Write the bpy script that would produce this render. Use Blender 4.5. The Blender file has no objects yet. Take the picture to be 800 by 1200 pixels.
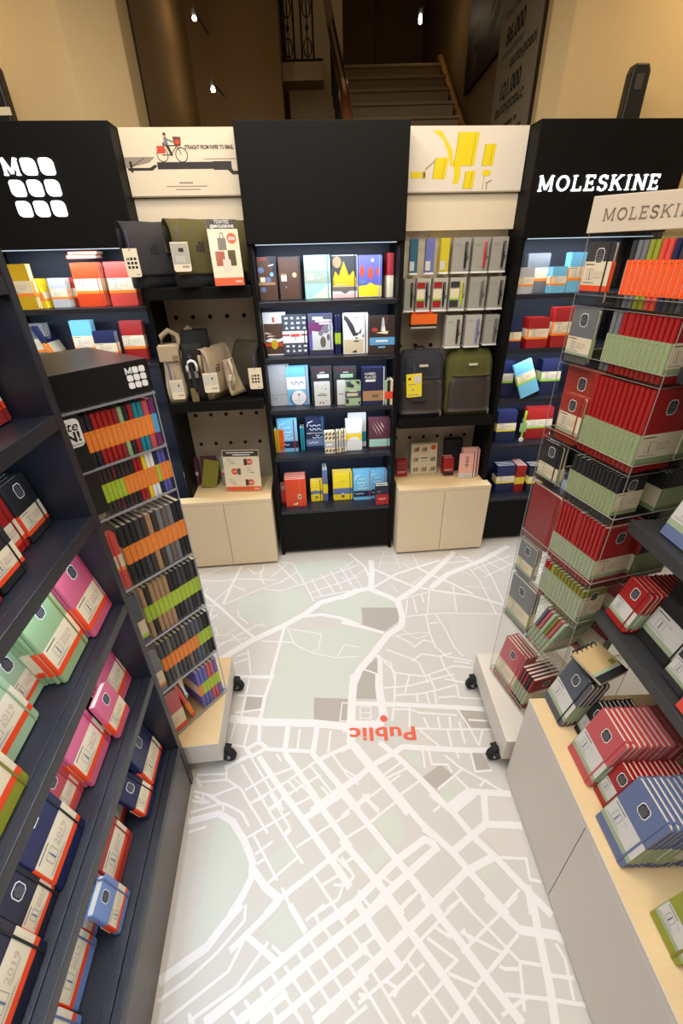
import bpy, bmesh, math, random
from mathutils import Matrix, Vector
C = bpy.context.scene.collection
SC = bpy.context.scene
R90 = math.pi / 2
rad = math.radians
random.seed(7)

# ------------------------------------------------------------------ camera
SC.render.resolution_x, SC.render.resolution_y = 800, 1200
cam = bpy.data.objects.new('camera', bpy.data.cameras.new('camera'))
C.objects.link(cam)
cam.data.sensor_fit = 'VERTICAL'
cam.data.sensor_height = 36.0
cam.data.lens = 15.0
cam.data.clip_start = 0.02
_p, _r = -0.533, 0.0258
_f = Vector((0, math.cos(_p), math.sin(_p)))
_u0 = Vector((0, -math.sin(_p), math.cos(_p)))
_x = Vector((1, 0, 0)) * math.cos(_r) - _u0 * math.sin(_r)
_u = Vector((1, 0, 0)) * math.sin(_r) + _u0 * math.cos(_r)
m = Matrix((( _x.x, _u.x, -_f.x, 0), (_x.y, _u.y, -_f.y, 0), (_x.z, _u.z, -_f.z, 1.8025), (0, 0, 0, 1)))
cam.matrix_world = m
SC.camera = cam
SC.cycles.transparent_max_bounces = 48
SC.cycles.max_bounces = 10
SC.cycles.diffuse_bounces = 5

# ------------------------------------------------------------------ view, world, lights
SC.view_settings.view_transform = 'Standard'
SC.view_settings.look = 'None'
SC.view_settings.exposure = 0.0
SC.view_settings.gamma = 1.0
SC.view_settings.use_curve_mapping = False
w = bpy.data.worlds.new('world')
SC.world = w
w.use_nodes = True
w.node_tree.nodes['Background'].inputs[0].default_value = (1.0, 0.8, 0.55, 1)
w.node_tree.nodes['Background'].inputs[1].default_value = 0.02

def area(name, loc, rot, sx, sy, power, col, spread=180):
    l = bpy.data.lights.new(name, 'AREA')
    l.shape = 'RECTANGLE'; l.size = sx; l.size_y = sy
    l.energy = power; l.color = col; l.spread = rad(spread)
    o = bpy.data.objects.new(name, l); C.objects.link(o)
    o.location = loc; o.rotation_euler = rot
    return o

WHITE = (1.0, 0.92, 0.82)
DAY = (0.96, 0.97, 1.0)
WARM = (1.0, 0.72, 0.38)
COOL = (0.74, 0.86, 1.0)
# ceiling panels of the shop floor
area('ceiling_light', (0.30, 0.75, 3.24), (0, 0, 0), 0.9, 1.2, 29, WHITE)
area('ceiling_light', (0.10, -0.9, 3.24), (0, 0, 0), 1.2, 0.8, 15, WHITE)
area('ceiling_light', (-0.66, 0.5, 3.24), (0, 0, 0), 0.07, 2.6, 40, DAY)
area('ceiling_light', (0.0, 1.95, 3.24), (0, 0, 0), 2.4, 0.3, 29, (1.0, 0.82, 0.6))
# lamps of the hall behind
area('hall_light', (-2.2, 2.7, 3.2), (rad(50), 0, rad(15)), 0.8, 0.4, 6.3, WARM)
area('hall_light', (2.2, 2.6, 3.2), (rad(50), 0, rad(-10)), 0.8, 0.4, 7.2, WARM)
area('hall_light', (0.3, 5.0, 5.6), (0, 0, 0), 1.6, 1.6, 4.5, WARM)

# ------------------------------------------------------------------ materials
def lin(v):
    v /= 255.0
    return v / 12.92 if v <= 0.04045 else ((v + 0.055) / 1.055) ** 2.4
def rgb(r, g, b): return (lin(r), lin(g), lin(b), 1)
MATS = {}
def mat(name, col, rough=0.5, metal=0.0, bump=0.0, scale=200, spec=0.5, noise=0.0, nscale=(1, 1, 1), emit=0.0, coat=0.0):
    if name in MATS: return MATS[name]
    ma = bpy.data.materials.new(name); ma.use_nodes = True
    nt = ma.node_tree; b = nt.nodes['Principled BSDF']
    b.inputs['Base Color'].default_value = col
    b.inputs['Roughness'].default_value = rough
    b.inputs['Metallic'].default_value = metal
    b.inputs['Specular IOR Level'].default_value = spec
    b.inputs['Coat Weight'].default_value = coat
    if emit:
        b.inputs['Emission Color'].default_value = col
        b.inputs['Emission Strength'].default_value = emit
    if bump or noise:
        tc = nt.nodes.new('ShaderNodeTexCoord')
        mp = nt.nodes.new('ShaderNodeMapping'); mp.inputs['Scale'].default_value = nscale
        nz = nt.nodes.new('ShaderNodeTexNoise'); nz.inputs['Scale'].default_value = scale; nz.inputs['Detail'].default_value = 4
        nt.links.new(tc.outputs['Object'], mp.inputs['Vector']); nt.links.new(mp.outputs['Vector'], nz.inputs['Vector'])
        if bump:
            bp = nt.nodes.new('ShaderNodeBump'); bp.inputs['Strength'].default_value = bump; bp.inputs['Distance'].default_value = 0.002
            nt.links.new(nz.outputs['Fac'], bp.inputs['Height']); nt.links.new(bp.outputs['Normal'], b.inputs['Normal'])
        if noise:
            mx = nt.nodes.new('ShaderNodeMix'); mx.data_type = 'RGBA'
            mx.inputs['A'].default_value = col
            mx.inputs['B'].default_value = tuple(c * (1 - noise) for c in col[:3]) + (1,)
            nt.links.new(nz.outputs['Fac'], mx.inputs['Factor']); nt.links.new(mx.outputs['Result'], b.inputs['Base Color'])
    MATS[name] = ma
    return ma

def acrylic(name, tint=(0.97, 0.98, 0.97, 1), ior=1.45):
    if name in MATS: return MATS[name]
    ma = bpy.data.materials.new(name); ma.use_nodes = True
    nt = ma.node_tree; nt.nodes.clear()
    out = nt.nodes.new('ShaderNodeOutputMaterial'); mx = nt.nodes.new('ShaderNodeMixShader')
    tr = nt.nodes.new('ShaderNodeBsdfTransparent'); gl = nt.nodes.new('ShaderNodeBsdfGlossy'); fr = nt.nodes.new('ShaderNodeFresnel')
    tr.inputs[0].default_value = tint; gl.inputs['Roughness'].default_value = 0.12; fr.inputs[0].default_value = ior
    ge = nt.nodes.new('ShaderNodeNewGeometry'); iv = nt.nodes.new('ShaderNodeMath'); iv.operation = 'SUBTRACT'; iv.inputs[0].default_value = 1.0
    ml = nt.nodes.new('ShaderNodeMath'); ml.operation = 'MULTIPLY'
    nt.links.new(ge.outputs['Backfacing'], iv.inputs[1]); nt.links.new(fr.outputs[0], ml.inputs[0]); nt.links.new(iv.outputs[0], ml.inputs[1])
    nt.links.new(ml.outputs[0], mx.inputs[0]); nt.links.new(tr.outputs[0], mx.inputs[1]); nt.links.new(gl.outputs[0], mx.inputs[2])
    nt.links.new(mx.outputs[0], out.inputs[0])
    MATS[name] = ma
    return ma

BLACK = mat('black_lacquer', rgb(6, 5, 4), 0.6, spec=0.2, noise=0.3, scale=18, nscale=(1, 1, 8))
BLACKWOOD = mat('black_stained_wood', rgb(33, 36, 47), 0.34, bump=0.25, scale=60, nscale=(1, 14, 14), noise=0.35)
NAVYBACK = mat('shelf_back_blue_black', rgb(38, 44, 60), 0.5)
BIRCH = mat('birch_veneer', rgb(228, 210, 178), 0.45, bump=0.1, scale=14, nscale=(1, 1, 12), noise=0.10)
BIRCHTOP = mat('birch_worktop', rgb(230, 203, 156), 0.4, bump=0.1, scale=10, nscale=(12, 1, 1), noise=0.14)
GREIGE = mat('greige_laminate', rgb(214, 207, 198), 0.5, noise=0.06, scale=6)
PALEWOOD = mat('pale_plinth_board', rgb(218, 212, 202), 0.5, noise=0.05, scale=8)
JOINT = mat('dark_joint', rgb(30, 24, 20), 0.8)
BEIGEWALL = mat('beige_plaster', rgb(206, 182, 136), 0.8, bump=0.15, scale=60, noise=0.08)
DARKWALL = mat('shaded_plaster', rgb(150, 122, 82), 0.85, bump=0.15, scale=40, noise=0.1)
WHITEWALL = mat('white_plaster', rgb(225, 218, 206), 0.8)
BOARD = mat('perforated_board', rgb(172, 158, 138), 0.6, noise=0.06, scale=5)
CREAM = mat('cream_panel', rgb(228, 214, 188), 0.6)
HOLE = mat('hole_black', rgb(14, 12, 11), 0.9)
PAPER = mat('book_pages', rgb(234, 226, 206), 0.7, bump=0.5, scale=300, nscale=(1, 40, 1))
BANDP = mat('band_paper', rgb(226, 216, 194), 0.6)
INK = mat('band_ink', rgb(150, 148, 150), 0.7)
BADGE = mat('badge_dark', rgb(46, 48, 56), 0.5)
WHITEP = mat('white_print', rgb(240, 240, 240), 0.6)
ELASTIC = mat('elastic_black', rgb(22, 22, 24), 0.7)
RUBBER = mat('rubber', rgb(22, 22, 22), 0.8)
STEEL = mat('steel', rgb(190, 190, 195), 0.3, metal=1.0)
CHROME = mat('chrome_wire', rgb(172, 176, 184), 0.3, metal=0.5)
GLOW = mat('backlit_acrylic_white', (0.95, 1.0, 1.0, 1), 0.5, emit=1.5)
LED = mat('led_strip', (0.65, 0.83, 1.0, 1), 0.5, emit=0.8)
LAMP = mat('lamp_glass', (1.0, 0.9, 0.72, 1), 0.5, emit=14.0)
ACR = acrylic('clear_acrylic', (0.985, 0.99, 0.985, 1))
ACRE = mat('acrylic_polished_edge', rgb(150, 148, 140), 0.12, spec=.8)
ACRD = acrylic('smoky_acrylic', (0.93, 0.92, 0.90, 1))

COL = {
 'black': (26, 26, 30), 'charcoal': (50, 50, 54), 'grey': (112, 114, 118), 'slate': (72, 78, 92), 'navy': (24, 32, 74), 'dark navy': (30, 30, 52),
 'red': (160, 25, 26), 'dark red': (140, 24, 30), 'brick red': (164, 56, 42), 'maroon': (84, 24, 34), 'coral': (216, 72, 62), 'rose': (190, 80, 88), 'pink': (204, 94, 124),
 'raspberry': (196, 50, 92), 'blue': (112, 138, 192), 'light blue': (110, 186, 222), 'steel blue': (98, 112, 152), 'violet blue': (92, 92, 170), 'teal': (24, 130, 150), 'purple': (112, 44, 96),
 'plum': (92, 46, 60), 'sage green': (146, 174, 128), 'pale green': (160, 188, 150), 'olive': (142, 148, 46), 'moss green': (128, 124, 40), 'lime': (186, 206, 44), 'yellow': (236, 206, 32), 'mustard': (206, 168, 16),
 'orange': (232, 92, 24), 'orange red': (214, 66, 24), 'mint': (160, 206, 192), 'white': (232, 232, 230), 'cream': (230, 216, 186), 'tan': (168, 130, 92), 'brown': (84, 54, 40), 'dark brown': (52, 38, 34), 'grey brown': (104, 92, 84),
 'kraft': (196, 168, 120), 'light pink': (236, 178, 168), 'greyish green': (150, 158, 138), 'beige': (206, 194, 162), 'burgundy': (96, 16, 30), 'silver': (176, 178, 182), 'pale grey': (206, 206, 202),
 'band orange': (246, 136, 30), 'band lime': (176, 206, 40), 'band red orange': (240, 76, 32), 'band green': (142, 160, 116), 'band sage': (156, 172, 142), 'band yellow': (240, 214, 40), 'band blue': (90, 160, 210), 'band apple': (150, 206, 60), 'vivid orange': (250, 84, 8)}
def cm(name, rough=0.42):
    return mat('cover_' + name.replace(' ', '_'), rgb(*COL[name]), rough, bump=0.12, scale=500, coat=0.12)
def pm(name):
    return mat('paper_' + name.replace(' ', '_'), rgb(*COL[name]), 0.55)

# ------------------------------------------------------------------ mesh helpers
class MB:
    def __init__(s): s.v = []; s.f = []; s.m = []; s.mats = []
    def mi(s, ma):
        if ma not in s.mats: s.mats.append(ma)
        return s.mats.index(ma)
    def add(s, vs, fs, ma, M=None):
        k = len(s.v); i = s.mi(ma)
        for v in vs:
            v = Vector(v)
            s.v.append(tuple(M @ v) if M is not None else tuple(v))
        for f in fs: s.f.append([k + a for a in f]); s.m.append(i)
        return s
    def box(s, x0, x1, y0, y1, z0, z1, ma, M=None):
        vs = [(x0, y0, z0), (x1, y0, z0), (x1, y1, z0), (x0, y1, z0), (x0, y0, z1), (x1, y0, z1), (x1, y1, z1), (x0, y1, z1)]
        fs = [(0, 3, 2, 1), (4, 5, 6, 7), (0, 1, 5, 4), (1, 2, 6, 5), (2, 3, 7, 6), (3, 0, 4, 7)]
        return s.add(vs, fs, ma, M)
    def prism(s, poly, a, b, ma, axis='y', M=None):
        """poly is counter-clockwise in (x,z) for axis y, (x,y) for axis z, (y,z) for axis x; extruded from a to b"""
        n = len(poly)
        def P(p, t):
            return (p[0], t, p[1]) if axis == 'y' else (p[0], p[1], t) if axis == 'z' else (t, p[0], p[1])
        vs = [P(p, a) for p in poly] + [P(p, b) for p in poly]
        fs = [tuple(range(n)), tuple(range(2 * n - 1, n - 1, -1))]
        fs += [(i, n + i, n + (i + 1) % n, (i + 1) % n) for i in range(n)]
        if axis != 'y': fs = [tuple(reversed(f)) for f in fs]
        return s.add(vs, fs, ma, M)
    def quad(s, a, b, c, d, ma, M=None): return s.add([a, b, c, d], [(0, 1, 2, 3)], ma, M)
    def rect(s, x0, x1, z0, z1, y, ma): return s.add([(x0, y, z0), (x1, y, z0), (x1, y, z1), (x0, y, z1)], [(0, 1, 2, 3)], ma)
    def frect(s, x0, x1, z0, z1, y, t, ma):
        for a in ((x0, x1, z0, z0 + t), (x0, x1, z1 - t, z1), (x0, x0 + t, z0, z1), (x1 - t, x1, z0, z1)): s.rect(*a, y, ma)
        return s
    def ell(s, cx, cz, rx, rz, y, ma, n=14, a0=0, a1=2 * math.pi):
        vs = [(cx + rx * math.cos(a0 + (a1 - a0) * i / n), y, cz + rz * math.sin(a0 + (a1 - a0) * i / n)) for i in range(n)]
        return s.add(vs, [tuple(range(n))], ma)
    def poly(s, pts, y, ma): return s.add([(p[0], y, p[1]) for p in pts], [tuple(range(len(pts)))], ma)
    def tube(s, pts, r, ma, n=8, closed=False):
        pts = [Vector(p) for p in pts]; k = len(s.v); i = s.mi(ma); N = len(pts)
        for a, p in enumerate(pts):
            q0 = pts[a - 1] if (a > 0 or closed) else p
            q1 = pts[(a + 1) % N] if (a < N - 1 or closed) else p
            d = (q1 - q0).normalized()
            up = Vector((0, 0, 1)) if abs(d.z) < 0.9 else Vector((1, 0, 0))
            e1 = d.cross(up).normalized(); e2 = d.cross(e1)
            for b in range(n):
                t = 2 * math.pi * b / n
                s.v.append(tuple(p + (e1 * math.cos(t) + e2 * math.sin(t)) * r))
        for a in range(N if closed else N - 1):
            for b in range(n):
                c = (a + 1) % N
                s.f.append([k + a * n + b, k + a * n + (b + 1) % n, k + c * n + (b + 1) % n, k + c * n + b]); s.m.append(i)
        if not closed:
            s.f.append([k + b for b in range(n)][::-1]); s.m.append(i)
            s.f.append([k + (N - 1) * n + b for b in range(n)]); s.m.append(i)
        return s
    def lathe(s, prof, ma, n=20, M=None):
        k = len(s.v); i = s.mi(ma)
        for r, z in prof:
            for b in range(n):
                t = 2 * math.pi * b / n; v = Vector((r * math.cos(t), r * math.sin(t), z))
                s.v.append(tuple(M @ v) if M is not None else tuple(v))
        for a in range(len(prof) - 1):
            for b in range(n):
                s.f.append([k + a * n + b, k + a * n + (b + 1) % n, k + (a + 1) * n + (b + 1) % n, k + (a + 1) * n + b]); s.m.append(i)
        s.f.append([k + b for b in range(n)][::-1]); s.m.append(i)
        s.f.append([k + (len(prof) - 1) * n + b for b in range(n)]); s.m.append(i)
        return s
    def loft(s, rings, ma, cap=True):
        k = len(s.v); i = s.mi(ma); n = len(rings[0])
        for r in rings: s.v += [tuple(p) for p in r]
        for a in range(len(rings) - 1):
            for b in range(n):
                s.f.append([k + a * n + b, k + a * n + (b + 1) % n, k + (a + 1) * n + (b + 1) % n, k + (a + 1) * n + b]); s.m.append(i)
        if cap:
            s.f.append([k + b for b in range(n)][::-1]); s.m.append(i)
            s.f.append([k + (len(rings) - 1) * n + b for b in range(n)]); s.m.append(i)
        return s
    def mesh(s, name, smooth=False):
        me = bpy.data.meshes.new(name)
        me.from_pydata(s.v, [], s.f)
        for ma in s.mats: me.materials.append(ma)
        me.polygons.foreach_set('material_index', s.m)
        if smooth: me.polygons.foreach_set('use_smooth', [True] * len(me.polygons))
        me.update()
        return me
    def build(s, name, parent=None, M=None, smooth=False, bevel=0.0, sub=0, seg=2):
        o = link(name, s.mesh(name, smooth), parent, M)
        if bevel:
            b = o.modifiers.new('bevel', 'BEVEL'); b.width = bevel; b.segments = seg; b.limit_method = 'ANGLE'
        if sub:
            b = o.modifiers.new('subsurf', 'SUBSURF'); b.levels = sub; b.render_levels = sub
        return o

def link(name, data, parent=None, M=None):
    o = bpy.data.objects.new(name, data); C.objects.link(o)
    if parent is not None: o.parent = parent
    if M is not None:
        if parent is not None: o.matrix_local = M
        else: o.matrix_world = M
    return o
USED = {}
def tag(o, label, cat, group=None):
    if label in USED: print('DUPLICATE LABEL', label)
    n = len(label.split())
    if n < 4 or n > 16: print('LABEL LENGTH', n, label)
    USED[label] = 1
    o['label'] = label; o['category'] = cat
    if group: o['group'] = group
    return o
def thing(name, label, cat, M, group=None):
    o = link(name, None, None, M); o.empty_display_size = 0.05
    return tag(o, label, cat, group)
def struct(o): o['kind'] = 'structure'; return o

class Fr:
    def __init__(s, x, y, yaw): s.M = Matrix.Translation((x, y, 0)) @ Matrix.Rotation(yaw, 4, 'Z')
    def at(s, x=0, y=0, z=0, rz=0, lean=0, roll=0):
        return s.M @ Matrix.Translation((x, y, z)) @ Matrix.Rotation(roll, 4, 'Y') @ Matrix.Rotation(rz, 4, 'Z') @ Matrix.Rotation(-lean, 4, 'X')
BK = Fr(0, 2.504, 0.0762)            # back wall of the shop, x along it, y into it
LF = Fr(-0.5239, 0, R90 + 0.1109)     # front of the bookcase on the left, x away from the entrance
RF = Fr(0.6462, 0, -R90 + 0.0145)     # front of the counter on the right, x towards the entrance
MF = Fr(0.7849, 0, -R90 + 0.0145)     # front of the wall shelves above that counter
TW = Fr(0.857, 1.183, -rad(75))       # clear revolving tower
KR = Fr(-0.757, 1.195, rad(52))       # black topped revolving rack

# ------------------------------------------------------------------ lettering
TXT = {}
def text_mesh(body, size, extrude=0.0, offset=0.0, shear=0.0, align='CENTER', space=1.0, line=1.0):
    key = (body, size, extrude, offset, shear, align, space, line)
    if key in TXT: return TXT[key].copy()
    cu = bpy.data.curves.new('text', 'FONT'); cu.body = body; cu.size = size; cu.extrude = extrude; cu.offset = offset
    cu.shear = shear; cu.align_x = align; cu.space_character = space; cu.space_line = line; cu.resolution_u = 3
    o = bpy.data.objects.new('text', cu); C.objects.link(o)
    dg = bpy.context.evaluated_depsgraph_get()
    me = bpy.data.meshes.new_from_object(o.evaluated_get(dg))
    bpy.data.objects.remove(o); bpy.data.curves.remove(cu)
    TXT[key] = me
    return me.copy()
def lettering(body, size, ma, parent, x, y, z, offset=0.0, extrude=0.0, shear=0.0, align='CENTER', space=1.0, line=1.0, sx=1.0, name='lettering', rot=None):
    me = text_mesh(body, size, extrude, offset, shear, align, space, line)
    me.materials.clear(); me.materials.append(ma)
    M = Matrix.Translation((x, y, z)) @ (rot if rot is not None else Matrix.Rotation(R90, 4, 'X')) @ Matrix.Diagonal((sx, 1, 1, 1))
    return link(name, me, parent, M)

def arc(cx, cy, rx, ry, a0, a1, n=12): return [(cx + rx * math.cos(rad(a0 + (a1 - a0) * i / n)), cy + ry * math.sin(rad(a0 + (a1 - a0) * i / n))) for i in range(n + 1)]
GLY = {
 'M': (1.18, [[(.16, 0), (.16, 1)], [(.16, 1), (.59, .12)], [(.59, .12), (1.02, 1)], [(1.02, 1), (1.02, 0)], [(.02, .05), (.30, .05)], [(.88, .05), (1.16, .05)], [(.02, .95), (.2, .95)], [(.98, .95), (1.16, .95)]]),
 'O': (1.08, [arc(.54, .5, .42, .43, 0, 360, 22)]),
 'L': (.80, [[(.18, 0), (.18, 1)], [(.02, .06), (.74, .06)], [(.72, .02), (.72, .3)], [(.02, .95), (.36, .95)]]),
 'E': (.84, [[(.18, 0), (.18, 1)], [(.02, .06), (.76, .06)], [(.02, .94), (.74, .94)], [(.18, .51), (.6, .51)], [(.74, .02), (.74, .26)], [(.72, .76), (.72, .98)], [(.58, .38), (.58, .64)]]),
 'S': (.80, [arc(.4, .72, .27, .22, 20, 270, 12) + arc(.4, .27, .29, .23, 90, -160, 12), [(.68, .72), (.68, .95)], [(.1, .05), (.1, .28)]]),
 'K': (1.02, [[(.18, 0), (.18, 1)], [(.22, .4), (.82, .96)], [(.42, .58), (.9, .05)], [(.02, .05), (.36, .05)], [(.02, .95), (.36, .95)], [(.68, .95), (1., .95)], [(.74, .05), (1.02, .05)]]),
 'I': (.44, [[(.22, 0), (.22, 1)], [(.06, .05), (.38, .05)], [(.06, .95), (.38, .95)]]),
 'N': (1.08, [[(.18, 0), (.18, 1)], [(.18, .98), (.9, .04)], [(.9, 0), (.9, 1)], [(.02, .05), (.34, .05)], [(.74, .95), (1.06, .95)], [(.02, .95), (.2, .95)]])}
def word(s, mb, x, z, h, t, y, d, ma, gap=0.12):
    """serif capitals as solid strokes, t stroke weight, d depth towards -y; returns the width"""
    x0 = x
    for ch in s:
        adv, st = GLY[ch]
        for pl in st:
            thin = len(pl) == 2 and (pl[0][1] == pl[1][1] and pl[0][1] in (.05, .95) or abs(pl[0][0] - pl[1][0]) < .01 and abs(pl[0][1] - pl[1][1]) < .4)
            tt = t * (.55 if thin else 1)
            for (ax, az), (bx, bz) in zip(pl, pl[1:]):
                a = Vector((x + ax * h, z + az * h)); b = Vector((x + bx * h, z + bz * h)); dd = (b - a).normalized()
                nn = Vector((-dd.y, dd.x)) * tt * h / 2
                ex = dd * (tt * h * .25 if len(pl) > 2 else 0); a = a - ex; b = b + ex
                mb.prism([tuple(a - nn), tuple(b - nn), tuple(b + nn), tuple(a + nn)], y - d, y, ma)
        x += (adv + gap) * h
    return x - gap * h - x0
def rsquare(cx, cz, s, r1, r2, n=4):
    """rounded square: two opposite corners with a large radius, two with a small one"""
    h = s / 2; pts = []
    for (sx, sz, r, a) in ((1, -1, r2, -90), (1, 1, r1, 0), (-1, 1, r2, 90), (-1, -1, r1, 180)):
        pts += arc(cx + sx * (h - r), cz + sz * (h - r), r, r, a, a + 90, n)
    return pts
def logo(parent, x, z, s, pitch, y, d, ma, weight=.24):
    mb = MB(); word('M', mb, x - s * .62, z - s / 2, s * 1.0, weight, y, d, ma); mb.build('logo_letter', parent)
    for i in range(3):
        for j in range(3):
            if i or j:
                MB().prism(rsquare(x + j * pitch, z - i * pitch, s, s * .34, s * .2), y - d, y, ma).build('logo_square', parent)

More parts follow.
